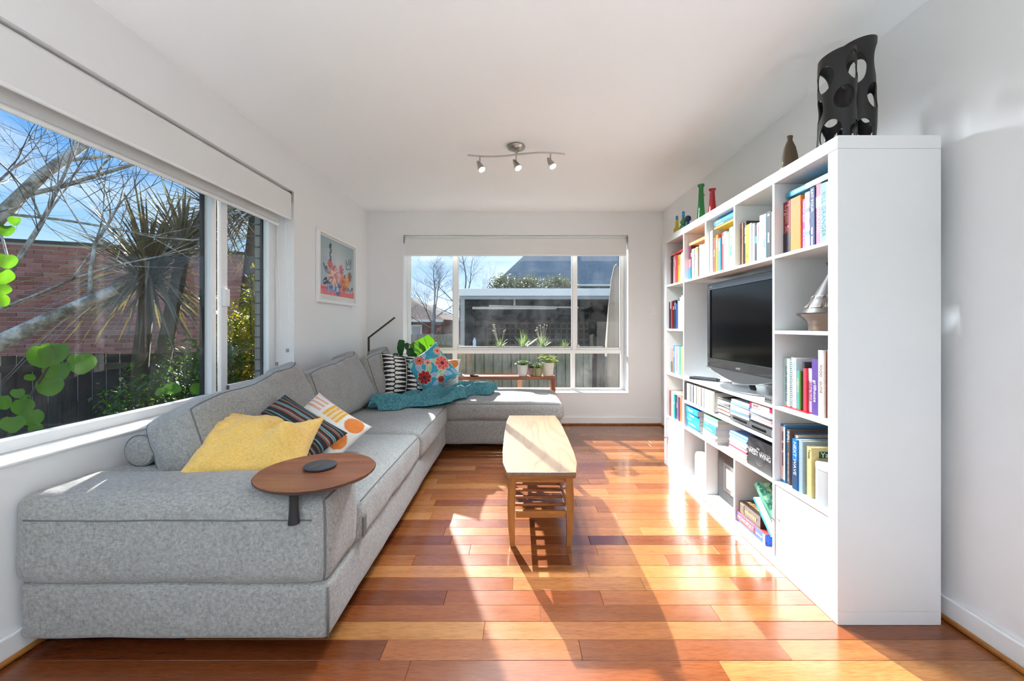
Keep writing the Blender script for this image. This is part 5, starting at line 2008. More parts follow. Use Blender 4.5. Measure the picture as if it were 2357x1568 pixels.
# ------------------------------------------------------------------ framed print on the garden wall
fp = thing('framed_picture', 'white framed print of flowers on a coral table, on the wall', 'picture', (XL + .02, 3.955, 1.34))
FY0, FY1, FZ0, FZ1 = 3.541, 4.371, 1.338, 1.972
FXa, FXb = XL + .001, XL + .030
part('frame', MB().box(FXa, FXb, FY0, FY0 + .028, FZ0, FZ1).box(FXa, FXb, FY1 - .028, FY1, FZ0, FZ1)
     .box(FXa, FXb, FY0 + .028, FY1 - .028, FZ0, FZ0 + .028).box(FXa, FXb, FY0 + .028, FY1 - .028, FZ1 - .028, FZ1), W_TRIM, fp, bevel=.002)
part('mount', MB().box(FXa, XL + .016, FY0 + .028, FY1 - .028, FZ0 + .028, FZ1 - .028), mat('mount_white', C('#e4e3df'), .7), fp)
rpic = random.Random(12)
DABS = []


def dab(u, v, su, sv, an, col):
    DABS.append((u, v, su, sv, R(an), C(col)))


for i in range(26):                                     # coral table drips
    dab(rpic.uniform(0, 1), rpic.uniform(.0, .14), .008, .09, 0, rpic.choice(('#e8605a', '#d94f4c', '#f08478')))
for i in range(70):                                     # dark foliage round the base
    dab(rpic.gauss(.45, .22), rpic.gauss(.20, .05), rpic.uniform(.01, .05), rpic.uniform(.01, .03), rpic.uniform(0, 180), rpic.choice(('#26282c', '#3a4652', '#54606a', '#6f8aa6', '#2f3a34')))
for i in range(22):                                     # blue berries
    dab(rpic.gauss(.40, .12), rpic.gauss(.12, .05), .028, .04, 0, rpic.choice(('#6f8fc0', '#8aa6cc', '#4a628c', '#b8c6d8')))
for cx, cy, rr, pal in ((.36, .36, .165, ('#e8b8a0', '#d8808a', '#f0d8b8', '#c96a74', '#e9cf9a')), (.66, .26, .145, ('#b8402a', '#d8642f', '#8a2f22', '#e8904a')),
                        (.78, .30, .09, ('#e89a4a', '#f0b45a', '#d8782f')), (.58, .50, .085, ('#c9707c', '#a8505e', '#d89aa0')), (.86, .42, .08, ('#7a3a2c', '#a3522f', '#5a6a3a')), (.26, .56, .07, ('#d8704a', '#c94a3a'))):
    for i in range(46):
        a = i * 137.5
        r_ = rr * math.sqrt((i + .5) / 46)
        dab(cx + r_ * math.cos(R(a)) * .8, cy + r_ * math.sin(R(a)) * 1.1, rr * .28, rr * .10, a, rpic.choice(pal))
for i in range(14):                                     # spikes and the tall dark stem
    dab(.27 + .015 * math.sin(i), .62 + i * .022, .03, .016, rpic.uniform(0, 180), rpic.choice(('#2c2e34', '#4a5464', '#5f6c80')))
for i in range(18):
    dab(rpic.uniform(.08, .22), rpic.uniform(.38, .52), .035, .006, rpic.uniform(100, 150), '#2b2a2a')
CROWN = [(.74, .55), (.73, .72), (.79, .63), (.83, .76), (.86, .64), (.90, .78), (.89, .58), (.74, .55)]


def p_paint(u, v):
    bg = mixc(C('#b9c4c8'), C('#8fa9b4'), v + .15 * mnoise.noise(Vector((u * 3, v * 3, 5))))
    bg = mixc(bg, C('#d8d9d6'), max(0, .7 * math.exp(-((u - .45) / .3) ** 2 - ((v - .55) / .35) ** 2)))
    if v < .115 + .03 * math.sin(u * 5 + 1):
        bg = C('#e4605c')
    for cu, cv, su, sv, an, col in DABS:
        dx, dy = u - cu, v - cv
        if abs(dx) > .12 or abs(dy) > .12:
            continue
        a, b_ = dx * math.cos(an) + dy * math.sin(an), -dx * math.sin(an) + dy * math.cos(an)
        if (a / su) ** 2 + (b_ / sv) ** 2 < 1:
            bg = col
    for (ax, ay), (bx__, by) in zip(CROWN, CROWN[1:]):
        vx, vy = bx__ - ax, by - ay
        t_ = max(0, min(1, ((u - ax) * vx + (v - ay) * vy) / (vx * vx + vy * vy)))
        if math.hypot(u - ax - t_ * vx, v - ay - t_ * vy) < .008:
            bg = C('#3a3f46')
    return bg


m_ = MB()
NU, NV = 130, 100
py0, py1, pz0, pz1 = FY0 + .045, FY1 - .045, FZ0 + .075, FZ1 - .045
for j in range(NV + 1):
    for i in range(NU + 1):
        m_.v.append((XL + .0168, py0 + (py1 - py0) * i / NU, pz0 + (pz1 - pz0) * j / NV))
m_.col = [p_paint(i / NU, j / NV) for j in range(NV + 1) for i in range(NU + 1)]
for j in range(NV):
    for i in range(NU):
        a = j * (NU + 1) + i
        m_.f.append((a, a + 1, a + NU + 2, a + NU + 1))
        m_.m.append(0)
part('print', m_, PRINT, fp)
part('glazing', MB().box(XL + .022, XL + .0235, FY0 + .028, FY1 - .028, FZ0 + .028, FZ1 - .028), pane_mat('picture_glass', (1, 1, 1), 0.0, .8), fp)

# ------------------------------------------------------------------ ceiling spot rail
sl = thing('spotlight_rail', 'brushed steel ceiling light with wavy bar and three spot heads', 'ceiling light', (-.010, 3.03, ZC))
lx, ly = -.010, 3.03
part('canopy', MB().lathe([(0, 0), (.040, 0), (.060, -.004), (.066, -.012), (.060, -.024), (.038, -.034), (.018, -.038), (0, -.038)][::-1], 40, (lx, ly, ZC - .0003)), METAL, sl, smooth=40)
part('stem', MB().tube([(lx, ly, ZC - .037), (lx, ly, ZC - .066)], .009, 14), METAL, sl, smooth=40)
bar = []
for i in range(41):
    s = i / 40
    x = lx - .356 + .712 * s
    bar.append((x, ly + .034 * math.sin((s - .5) * 2 * math.pi * .92) * -1, ZC - .066 + .0 * s))
part('bar', MB().tube(bar, .0055, 10), METAL, sl, smooth=60)
LENS = mat('lamp_lens', (1, 1, 1), .3, emit=(1.0, .97, .92), emit_s=6.0)
hd = [(0, 0), (.007, .003), (.014, .020), (.019, .045), (.0225, .062), (.0235, .0635), (.0235, .067), (.0245, .0685), (.026, .090), (.0245, .0905), (.023, .085), (0, .084)]
for s in (.145, .50, .86):
    i = int(s * 40)
    bx__, by, bz = bar[i]
    drop = part('drop', MB().tube([(bx__, by, bz - .004), (bx__, by, bz - .052)], .005, 10), METAL, sl, smooth=40)
    D = Vector((.40, -.36, -.84)).normalized()
    M_ = T(bx__ - D.x * .048, by - D.y * .048, bz - .070 - D.z * .048 - .0) @ D.to_track_quat('Z', 'Y').to_matrix().to_4x4()
    h_ = part('spot_head', MB().lathe(hd, 28, M=M_), METAL, sl, smooth=35)
    part('lens', MB().lathe([(0, 0), (.0225, 0), (.0225, .002), (0, .002)], 24, M=M_ @ T(0, 0, .0872)), LENS, h_)
    ld_ = bpy.data.lights.new('spot_bulb', 'SPOT')
    ld_.energy = 82
    ld_.spot_size = R(108)
    ld_.spot_blend = 1.0
    ld_.shadow_soft_size = .07
    ld_.color = (.80, .92, 1.0)
    lo_ = bpy.data.objects.new('spot_bulb', ld_)
    COL.objects.link(lo_)
    lo_.parent = sl
    pos = M_ @ Vector((0, 0, .095))
    lo_.location = pos - Vector(sl.location)
    lo_.rotation_euler = D.to_track_quat('-Z', 'Y').to_euler()

# ------------------------------------------------------------------ bench behind the chaise
bn = thing('bench', 'low red-brown timber bench under the end window', 'bench', (-.1, 4.645, 0))
JAR = mat('jarrah', C('#9a5632'), .35, coat=.25, build=wood_build(C('#7c3d20'), C('#b06a40'), 'x', 8))
JARZ = mat('jarrah_leg', C('#9a5632'), .35, coat=.25, build=wood_build(C('#7c3d20'), C('#b06a40'), 'z', 8))
by0, by1 = 4.552, 4.738
part('seat_plank', MB().box(-1.10, .420, by0, by1, .538, .574), JAR, bn, bevel=.002)
for xa in (-1.098, .372):
    part('leg', MB().box(xa, xa + .046, by0 + .002, by0 + .048, .0005, .5378), JARZ, bn, bevel=.002)
    part('leg', MB().box(xa, xa + .046, by1 - .048, by1 - .002, .0005, .5378), JARZ, bn, bevel=.002)
    part('end_rail', MB().box(xa, xa + .046, by0 + .0485, by1 - .0485, .49, .5378), JARZ, bn)
ZB = .5742
solo('dish', MB().lathe([(0, 0), (.040, 0), (.049, .007), (.052, .014), (.049, .014), (.044, .008), (0, .006)], 32, (-.485, 4.62, ZB)), mat('dark_glaze', C('#2e2c2b'), .35), 'small shallow dark dish on the bench', 'dish', loc=(-.485, 4.62, ZB), smooth=50)

LEAF_A = leaf_mat('jade_leaf', C('#2f5f2a'), C('#8fb04a'), .35)
LEAF_B = leaf_mat('dark_leaf', C('#1d3320'), C('#3f5f30'), .3)
LEAF_C = leaf_mat('pilea_leaf', C('#7fa02a'), C('#c9c84a'), .5)
LEAF_M = leaf_mat('monstera_leaf', C('#3a6a1c'), C('#5a8a22'), .42)
LEAF_N = leaf_mat('monstera_mid', C('#2f5a1a'), C('#4f7a20'), .34)
LEAF_D = leaf_mat('monstera_dark', C('#1f4a2c'), C('#2c5a34'), .30)
STEM = mat('plant_stem', C('#4f6f2a'), .5)
SOIL = mat('soil', C('#2b211b'), .95, build=paint_build(120, .4, .6))


def leaf_geo(mb, base, direction, length, width, up=(0, 0, 1), round_=False, fold=.15, n=6, mi=0, droop=.2):
    d = Vector(direction).normalized()
    s = d.cross(Vector(up))
    s = s.normalized() if s.length > 1e-4 else d.orthogonal().normalized()
    nn_ = s.cross(d)
    b = Vector(base)
    rows = []
    for i in range(n + 1):
        t = i / n
        if round_:
            w = width / 2 * math.sqrt(max(0, 1 - (2 * t - 1) ** 2))
        else:
            w = width / 2 * math.sin(math.pi * min(1, t ** .75)) ** .8 if 0 < t < 1 else 0
        w = max(w, .0004)
        c = b + d * (length * t) - Vector((0, 0, 1)) * (droop * length * t * t)
        rows.append((c - s * w + nn_ * (fold * w), c - nn_ * 0.0, c + s * w + nn_ * (fold * w)))
    vs = [p for r_ in rows for p in r_]
    fs = []
    for i in range(n):
        a = i * 3
        fs += [(a, a + 1, a + 4, a + 3), (a + 1, a + 2, a + 5, a + 4)]
    mb.add(vs, fs, mi)


def potted(name, label, x, y, pr, h, potm, leafm, count, lsize, spread, height, round_=True, group='potted plants on the bench', seed=1, trail=False, ribs=0):
    rp = random.Random(seed)
    t = thing(name, label, 'plant', (x, y, ZB), group=group)
    prof = [(0, 0), (pr * .78, 0), (pr * .82, .004)]
    for q in range(1, 13):
        s = q / 12
        rr = pr * (.82 + .18 * s) + (.0012 if ribs and q % 2 else 0)
        prof.append((rr, .004 + (h - .004) * s))
    prof += [(pr * .92, h), (pr * .90, h - .012), (0, h - .012)]
    part('pot', MB().lathe(prof, 36, (x, y, ZB)), potm, t, smooth=40)
    part('soil', MB().lathe([(0, .002), (pr * .89, 0)], 24, (x, y, ZB + h - .011)), SOIL, t)
    mb = MB()
    ms = MB()
    for i in range(count):
        a = rp.uniform(0, 2 * math.pi)
        r_ = spread * math.sqrt(rp.random())
        zt = height * (1 - .6 * (r_ / spread) ** 2) * rp.uniform(.35, 1)
        bx2 = x + r_ * math.cos(a)
        by2 = y + min(.09, max(-.10, r_ * math.sin(a)))
        if trail and rp.random() < .2:
            zt = -rp.uniform(0, .05)
            bx2 = x + spread * rp.uniform(.9, 1.15) * (1 if rp.random() < .8 else -1)
        root = (x + (bx2 - x) * .3, y + (by2 - y) * .3, ZB + h - .012)
        tip = (bx2, by2, ZB + h + zt)
        ms.tube([root, ((root[0] + tip[0]) / 2, (root[1] + tip[1]) / 2, max(root[2], tip[2]) + .004), tip], .0012, 4)
        L = lsize * rp.uniform(.7, 1.15)
        leaf_geo(mb, tip, (math.cos(a), math.sin(a), rp.uniform(-.3, .6)), L, L * (.95 if round_ else .5), round_=round_, n=5, fold=rp.uniform(-.1, .25))
    part('stems', ms, STEM, t)
    part('foliage', mb, leafm, t, smooth=True, kind='stuff')
    return t


CREAM = mat('cream_glaze', C('#ddd2c2'), .4)
potted('potted_plant', 'small jade plant in a plain white pot on the bench', .058, 4.63, .060, .122, mat('white_glaze', C('#dedbd6'), .35), LEAF_A, 90, .024, .075, .055, seed=4)
potted('potted_plant', 'tiny dark succulent in a mauve pot at the back of the bench', .158, 4.675, .038, .085, mat('mauve_glaze', C('#b49a93'), .4), LEAF_B, 80, .020, .062, .05, round_=False, seed=6)
potted('potted_plant', 'small leafy plant in a sage green pot on the bench', .228, 4.605, .046, .092, mat('sage_glaze', C('#9a9a6c'), .35), LEAF_A, 46, .028, .05, .06, round_=False, seed=8)
potted('potted_plant', 'yellow-green round-leaved plant in a ribbed cream pot at the bench end', .340, 4.64, .070, .148, CREAM, LEAF_C, 46, .045, .085, .095, seed=11, trail=True, ribs=1)

# large split-leaf plant behind the cushions: each big leaf a piece of its own
mp_ = thing('monstera_plant', 'split-leaf plant with bright backlit leaves behind the sofa cushions', 'plant', (-1.03, 4.645, ZB))
part('pot', MB().lathe([(0, 0), (.075, 0), (.085, .01), (.105, .125), (.110, .150), (.100, .150), (.096, .135), (0, .13)], 36, (-1.0, 4.645, ZB)), mat('charcoal_pot', C('#45474b'), .5), mp_, smooth=40)
part('soil', MB().lathe([(0, .001), (.095, 0)], 24, (-1.0, 4.645, ZB + .135)), SOIL, mp_)


def big_leaf(cx, cz, y, L, Wd, ang, yaw, m, hole=False, seed=0):
    """heart-shaped blade hanging from its stalk; (cx, cz) centre, ang: direction of the tip in the x-z plane."""
    n, rings = 14, 4
    side = []
    for i in range(n + 1):
        s_ = i / n
        w_ = Wd / 2 * math.sqrt(max(0, 1 - (2 * s_ - 1) ** 2)) ** .85 * (1.22 - .45 * s_) * (1 + .05 * math.sin(s_ * 17 + seed))
        back = .10 * L * math.exp(-(s_ / .12) ** 2)
        side.append((s_ * L - L * .5 - back * (w_ > Wd * .05), w_))
    pts = side + [(a, -b_) for a, b_ in side[-2:0:-1]]
    k_n = len(pts)
    xd = Vector((math.cos(R(ang)), 0, math.sin(R(ang))))
    yd = Vector((-math.sin(R(ang)), 0, math.cos(R(ang))))
    M_ = Matrix((xd, yd, xd.cross(yd))).transposed().to_4x4()
    M_ = T(cx, y, cz) @ M_ @ RX(yaw)
    vs = []
    for k in range(rings + 1):
        f = max(k / rings, .02)
        for xx, yy in pts:
            px_, py_ = xx * f, yy * f
            z = .16 * abs(py_) - .35 * max(0, px_ / L) ** 2 * L
            vs.append(M_ @ Vector((px_, py_, z)))
    fs = []
    for k in range(rings):
        for i in range(k_n):
            if hole and k in (1, 2) and i in (9, 10, 11):
                continue
            a, b_ = k * k_n + i, k * k_n + (i + 1) % k_n
            fs.append((a, b_, b_ + k_n, a + k_n))
    mb = MB().add(vs, fs)
    lf = part('leaf', mb, m, mp_, smooth=True)
    base = M_ @ Vector((-.5 * L, 0, 0))
    part('stalk', MB().tube([(-1.0 + RNG.uniform(-.03, .03), 4.645, ZB + .13), ((base.x - 1.0) / 2 + .02, 4.64, (base.z + ZB + .15) / 2 + .03), tuple(base)], .0028, 5), STEM, lf, smooth=True)
    return lf


for args in ((-.990, .918, 4.59, .205, .185, -62, 12, LEAF_M, True, 1), (-1.090, .850, 4.62, .24, .155, -58, -16, LEAF_N, False, 2), (-1.01, .80, 4.64, .17, .12, -85, 10, LEAF_N, False, 3),
             (-.905, .795, 4.58, .16, .085, -118, 25, LEAF_D, False, 4), (-1.292, .885, 4.60, .185, .095, -97, 20, LEAF_D, False, 5), (-1.245, .900, 4.66, .08, .05, -88, -20, LEAF_D, False, 6),
             (-1.180, .825, 4.58, .125, .085, -78, 5, LEAF_D, False, 7), (-1.350, .790, 4.59, .075, .07, -95, 0, LEAF_D, False, 8), (-1.125, .785, 4.57, .10, .06, -66, 15, LEAF_D, False, 9)):
    big_leaf(*args)
# ------------------------------------------------------------------ outside
GZ = -.35
solo('paving', MB().box(-2.05, 1.85, -30, YB - .1, GZ - .2, GZ), mat('bounce_paving', C('#b9b5ad'), .9, build=paint_build(6, .1, .1)), 'added pale paving behind the open end, bounces light indoors', 'paving', loc=(0, -10, GZ), kind='structure')  # unseen paving, added to reflect daylight towards the ceiling
CONC = mat('bounce_concrete', C('#cfcac0'), .85, build=paint_build(5, .12, .15))  # for an added, unseen path that reflects sun in through the windows
solo('path', MB().box(-3.1, -2.04, -3, YF + .35, GZ + .0005, GZ + .03).box(-3.1, 6.0, YF + .36, 6.2, GZ + .0005, GZ + .03), CONC, 'added pale path under the windows, bounces sun onto the ceiling', 'path', loc=(-2.5, 2, GZ), kind='structure')
GRASS = mat('lawn', C('#56693a'), .9, build=paint_build(30, .5, .5))
solo('ground', MB().box(-60, 60, YF + .25, 90, GZ - .2, GZ).box(-60, -2.05, -30, YF + .25, GZ - .2, GZ).box(1.85, 60, -30, YF + .25, GZ - .2, GZ), GRASS,
     'grassy ground outside the windows', 'ground', loc=(0, 10, GZ), kind='structure')
PALING = mat('grey_paling', C('#8c8479'), .85, build=wood_build(C('#6f675d'), C('#a39a8d'), 'z', 5))
DPALING = mat('dark_paling', C('#3a2f28'), .8, build=wood_build(C('#2a211b'), C('#4c4036'), 'z', 5))


def paling_fence(label, p0, p1, z0, z1, m, bw=.15, group=None, rails=(.3, 1.1), name='paling_fence'):
    p0, p1 = Vector((*p0, 0)), Vector((*p1, 0))
    d = (p1 - p0)
    L = d.length
    d.normalize()
    an = math.degrees(math.atan2(d.y, d.x))
    t = thing(name, label, 'fence', (p0.x, p0.y, z0), group, rot=(0, 0, R(an)))
    n = int(L / bw)
    me = make_mesh('paling', MB().box(.004, bw - .004, -.009, .009, 0, z1 - z0), m, bevel=.002, bseg=1)
    for i in range(n):
        o = bpy.data.objects.new('paling', me)
        COL.objects.link(o)
        o.parent = t
        o.location = (i * bw, RNG.uniform(-.004, .004), RNG.uniform(-.02, .0))
    for rz in rails:
        part('rail', MB().box(0, L, -.055, -.012, rz, rz + .075), m, t)
    return t


# --- garden side: red brick neighbour wall
RB0, RBD = Vector((-11.6, 7.0, 0)), Vector((math.cos(R(22)), math.sin(R(22)), 0))
REDM = mat('red_brick', C('#a4574a'), .85, build=objcol_build(.25))
MORT = mat('pale_mortar', C('#d9cdbf'), .95, build=paint_build(90, .2, .3))
nb = thing('wall_neighbour', 'neighbour wall of red bricks with pale mortar beyond the garden', 'brick wall', tuple(RB0), kind='structure', rot=(0, 0, R(22)))
WL, WZA, WZB = 6.6, GZ, 2.72
part('mortar_backing', MB().box(0, WL, .012, .20, WZA, WZB), MORT, nb)
part('coping', MB().box(-.02, WL, -.03, .22, WZB, WZB + .06), mat('dark_coping', C('#4c4745'), .8), nb)
bme = make_mesh('brick', MB().box(.006, .234, -.004, .10, 0, .073), REDM, bevel=.004, bseg=1)
rest = MB()
cnt = 0
BRC = ['#c07466', '#b66a5c', '#c98276', '#a85f52', '#c27a68', '#b06a60']
row = 0
z = .45
cells = []
while z < WZB - .07:
    x = (0 if row % 2 else -.12)
    while x < WL - .24:
        if x > 0:
            cells.append((x, z))
        x += .24
    z += .086
    row += 1
cells.sort(key=lambda c: math.hypot(c[0] - 3.1, (c[1] - 1.5) * 2.0))
for i, (x, z) in enumerate(cells):
    if i < 290:
        o = bpy.data.objects.new('brick', bme)
        COL.objects.link(o)
        o.parent = nb
        o.location = (x, RNG.uniform(-.004, .003), z)
        c = C(RNG.choice(BRC))
        o.color = (*c, 1)
    else:
        rest.box(x + .006, x + .234, -.004, .10, z, z + .073)
part('brickwork', rest, mat('red_brick_mass', C('#bd7265'), .85, build=paint_build(6, .3, .3)), nb, kind='stuff')

paling_fence('dark timber paling fence low behind the garden window shrubs', (-6.6, 4.4), (-2.9, 6.1), GZ, .80, DPALING, .13, rails=(.2, .95))

# --- bare birch-like tree with pale branches


def bark_build(nt, b):
    n = noise_node(nt, 9, detail=6, rough=.7)
    r = ramp_node(nt, n.outputs['Fac'], [(.36, C('#6a5f54')), (.48, C('#a39888')), (.60, C('#d8d0c4'))])
    nt.links.new(r.outputs[0], b.inputs['Base Color'])
    bump_to(nt, b, n.outputs['Fac'], .6, .01)


BARK = mat('pale_bark', C('#a39888'), .85, build=bark_build)


def branch(mb, p, d, length, r, depth, rnd, twigs):
    pts, rs = [p], [r]
    n = 5
    q = Vector(p)
    dd = Vector(d).normalized()
    for i in range(n):
        dd = (dd + Vector((rnd.uniform(-1, 1), rnd.uniform(-1, 1), rnd.uniform(-.7, .9))) * .20).normalized()
        q = q + dd * (length / n)
        pts.append(tuple(q))
        rs.append(r * (1 - .62 * (i + 1) / n))
        if depth > 0 and i >= 1:
            for _ in range(2 if depth > 1 else 1):
                sd = (dd + Vector((rnd.uniform(-1, 1), rnd.uniform(-1, 1), rnd.uniform(-.8, .8))) * 1.0).normalized()
                branch(twigs if depth <= 2 else mb, tuple(q), sd, length * rnd.uniform(.38, .62), rs[-1] * .55, depth - 1, rnd, twigs)
    mb.tube(pts, rs, 8 if r > .02 else 4, cap=False)


def bare_tree(label, trunk_pts, trunk_r, starts, seed, m=BARK, cat='tree', group=None, twig_m=None, depth=3):
    rnd = random.Random(seed)
    t = thing('bare_tree', label, cat, trunk_pts[0], group)
    part('trunk', MB().tube(trunk_pts, trunk_r, 12), m, t, smooth=True)
    mb, tw = MB(), MB()
    for p, d, L, r in starts:
        branch(mb, p, d, L, r, depth, rnd, tw)
    part('limbs', mb, m, t, smooth=True)
    part('twigs', tw, twig_m or mat('dark_twig', C('#4f453e'), .8), t, kind='stuff')
    return t


# trunk leans out of view below the sill and rises across the pane
bare_tree('pale leaning tree with bare branches outside the garden window', [(-4.1, 2.6, GZ), (-4.05, 2.75, .4), (-3.75, 2.95, .98), (-3.45, 3.12, 1.22), (-3.2, 3.3, 1.42)], [.075, .07, .058, .046, .036],
          [((-4.0, 2.85, .75), (.0, .5, 1.4), 2.2, .022), ((-3.3, 3.2, 1.3), (-.1, .25, 1), 1.4, .016)], 5, depth=3)
bare_tree('mottled tree forking against the sky outside the garden window', [(-4.6, 3.4, GZ), (-4.62, 3.45, .6), (-4.66, 3.5, 1.4), (-4.5, 3.55, 2.0), (-4.2, 3.65, 2.45), (-3.9, 3.8, 2.85)], [.065, .062, .058, .055, .045, .034],
          [((-4.35, 3.6, 2.25), (.55, .3, .35), 1.5, .022), ((-4.55, 3.52, 1.8), (-.3, .3, 1), 1.4, .022), ((-4.1, 3.7, 2.6), (.8, .35, .15), 1.4, .018), ((-3.95, 3.8, 2.8), (.3, .2, .8), 1.0, .018),
           ((-4.6, 3.5, 1.2), (.75, .5, .45), 1.7, .016), ((-4.4, 3.6, 2.1), (.8, .5, -.1), 1.6, .015)], 9, depth=3)

# --- spiky cordyline with several heads
SPIKE = leaf_mat('strap_leaf', C('#5a5244'), C('#968b76'), .18, .25)


def strap(mb, base, d, L, wd, droop, rnd):
    d = Vector(d).normalized()
    s = d.cross(Vector((0, 0, 1)))
    s = s.normalized() if s.length > 1e-3 else Vector((1, 0, 0))
    n = 5
    vs = []
    for i in range(n + 1):
        t = i / n
        c = Vector(base) + d * L * t - Vector((0, 0, 1)) * droop * L * t * t
        w = wd / 2 * (1 - t) ** .6 * (.5 + 1.2 * min(1, t * 4) * .4)
        vs += [c - s * w, c + s * w]
    mb.add(vs, [(2 * i, 2 * i + 1, 2 * i + 3, 2 * i + 2) for i in range(n)])


def cordyline(label, base, heads, seed):
    rnd = random.Random(seed)
    t = thing('cordyline', label, 'palm', base, 'spiky cordylines in the garden')
    tr, cr_ = MB(), MB()
    for hx, hy, hz, n, L, up in heads:
        mid = ((base[0] + hx) / 2 + rnd.uniform(-.1, .1), (base[1] + hy) / 2, (base[2] + hz) / 2)
        tr.tube([base, mid, (hx, hy, hz)], [.10, .085, .07], 9)
        for i in range(n):
            a = rnd.uniform(0, 2 * math.pi)
            e = rnd.uniform(-.75, 1.0) if not up else rnd.uniform(-.1, 1.2)
            strap(cr_, (hx, hy, hz + rnd.uniform(-.1, .15)), (math.cos(a) * math.cos(e), math.sin(a) * math.cos(e), math.sin(e) + .2), L * rnd.uniform(.6, 1.1), .036, rnd.uniform(.05, .5), rnd)
    part('trunk', tr, mat('palm_trunk', C('#6e5f4c'), .9, build=paint_build(40, .5, .8)), t, smooth=True)
    part('fronds', cr_, SPIKE, t, kind='stuff')
    return t


cordyline('large spiky cordyline with dark strap leaves filling the garden window', (-4.55, 5.0, GZ), [(-4.45, 5.0, 1.70, 420, 1.35, False), (-4.15, 5.15, 2.05, 220, 1.1, True)], 3)
cordyline('taller cordyline with drooping dry leaves behind the spiky one', (-4.2, 5.9, GZ), [(-4.25, 5.9, 2.75, 190, 1.15, False), (-3.85, 6.1, 2.9, 170, 1.05, False)], 8)
cordyline('slender cordyline seen through the narrow sliding pane', (-4.05, 6.9, GZ), [(-4.1, 6.9, 2.75, 170, 1.25, False)], 14)


# --- leafy shrubs
def shrub(name, label, blobs, leafm, n, ls, seed, stems=True, group=None, flowers=0, narrow=.5, cat='shrub'):
    rnd = random.Random(seed)
    bx_, by_, bz_ = blobs[0][0], blobs[0][1], GZ
    t = thing(name, label, cat, (bx_, by_, bz_), group)
    mb, ms, mf = MB(), MB(), MB()
    for k_ in range(n):
        cx, cy, cz, rx, ry, rz_ = rnd.choice(blobs)
        while True:
            p = Vector((rnd.uniform(-1, 1), rnd.uniform(-1, 1), rnd.uniform(-1, 1)))
            if p.length < 1:
                break
        p = p * (.55 + .45 * rnd.random())
        q = Vector((cx + p.x * rx, cy + p.y * ry, cz + p.z * rz_))
        L = ls * rnd.uniform(.6, 1.3)
        leaf_geo(mb, q, (rnd.uniform(-1, 1), rnd.uniform(-1, 1), rnd.uniform(-.6, .7)), L, L * narrow, n=2, fold=.2, droop=.1)
        if flowers and k_ % flowers == 0:
            mf.lathe([(0, 0), (.012, .012), (0, .02)], 5, tuple(q))
    for cx, cy, cz, rx, ry, rz_ in blobs:
        for k_ in range(7):
            top = (cx + rnd.uniform(-.7, .7) * rx, cy + rnd.uniform(-.7, .7) * ry, cz + rnd.uniform(-.2, .9) * rz_)
            ms.tube([(cx + rnd.uniform(-.2, .2) * rx, cy, GZ), ((cx + top[0]) / 2, (cy + top[1]) / 2, (GZ + top[2]) / 2), top], [.014, .010, .004], 5)
    if stems:
        part('stems', ms, mat('shrub_stem', C('#5a4a38'), .85), t)
    part('foliage', mb, leafm, t, kind='stuff')
    if flowers:
        part('blossom', mf, mat('pale_blossom', C('#e3c4b4'), .8), t, kind='stuff')
    return t


ABEL = leaf_mat('abelia_leaf', C('#5f8a1e'), C('#c2b02e'), .5)
ABEL2 = leaf_mat('abelia_gold', C('#6f8f22'), C('#c4a02e'), .5)
ABEL3 = leaf_mat('abelia_deep', C('#35561c'), C('#6f8f2a'), .4)
shrub('flowering_shrub', 'green flowering shrub in front of the spiky cordyline', [(-3.35, 4.3, .55, .55, .40, .55), (-2.95, 4.1, .75, .42, .35, .55), (-3.6, 4.0, .35, .45, .4, .45)], ABEL3, 4200, .062, 4, flowers=60)
shrub('golden_shrub', 'sunlit golden green shrub behind the narrow sliding pane', [(-2.70, 4.25, 1.00, .36, .40, .62), (-2.62, 4.5, 1.50, .34, .35, .52), (-2.85, 4.4, .60, .40, .4, .6)], ABEL2, 4600, .062, 6)
shrub('leafy_shrub', 'bright green leafy shrub between the cordyline and golden shrub', [(-3.15, 4.7, .95, .45, .35, .45), (-2.85, 4.9, 1.15, .40, .35, .5)], ABEL, 2600, .065, 7, flowers=45)

# --- big round leaves close to the pane, each its own piece
rl = thing('redbud_branch', 'branch with large round green leaves close to the garden window', 'plant', (-2.55, 2.1, GZ))
REDB = leaf_mat('redbud_leaf', C('#3a6a1c'), C('#6f9f28'), .45)
bpts = [(-2.62, 2.0, GZ), (-2.60, 2.05, .3), (-2.58, 2.12, .62), (-2.50, 2.2, .90), (-2.46, 2.25, 1.04)]
part('stem', MB().tube(bpts, [.014, .012, .009, .006, .003], 6), mat('dark_twig'), rl, smooth=True)
part('stem', MB().tube([(-2.62, 1.72, GZ), (-2.6, 1.74, .5), (-2.56, 1.72, 1.1), (-2.50, 1.70, 1.62)], [.014, .012, .008, .004], 6), mat('dark_twig'), rl, smooth=True)
lr = random.Random(33)


def round_leaf(x, y, z, s, tilt, yaw):
    mb = MB()
    n = 18
    vs = [(0, 0, 0)]
    for k_ in (0.5, 1.0):
        for i in range(n):
            a = 2 * math.pi * i / n
            notch = 1 - .30 * math.exp(-((a - math.pi / 2) / .30) ** 2) + .16 * math.exp(-((a - 1.5 * math.pi) / .25) ** 2) + .02 * math.sin(a * 5 + x * 40)
            r_ = s / 2 * k_ * notch
            vs.append((r_ * math.cos(a), r_ * math.sin(a), .24 * s * k_ * k_ * abs(math.cos(a)) - .10 * s * k_ * max(0, -math.sin(a))))
    fs = [(0, 1 + i, 1 + (i + 1) % n) for i in range(n)] + [(1 + i, 1 + n + i, 1 + n + (i + 1) % n, 1 + (i + 1) % n) for i in range(n)]
    M_ = T(x, y, z) @ RZ(yaw) @ RX(90 - tilt)
    mb.add([M_ @ Vector(v) for v in vs], fs)
    part('leaf', mb, REDB, rl, smooth=True)


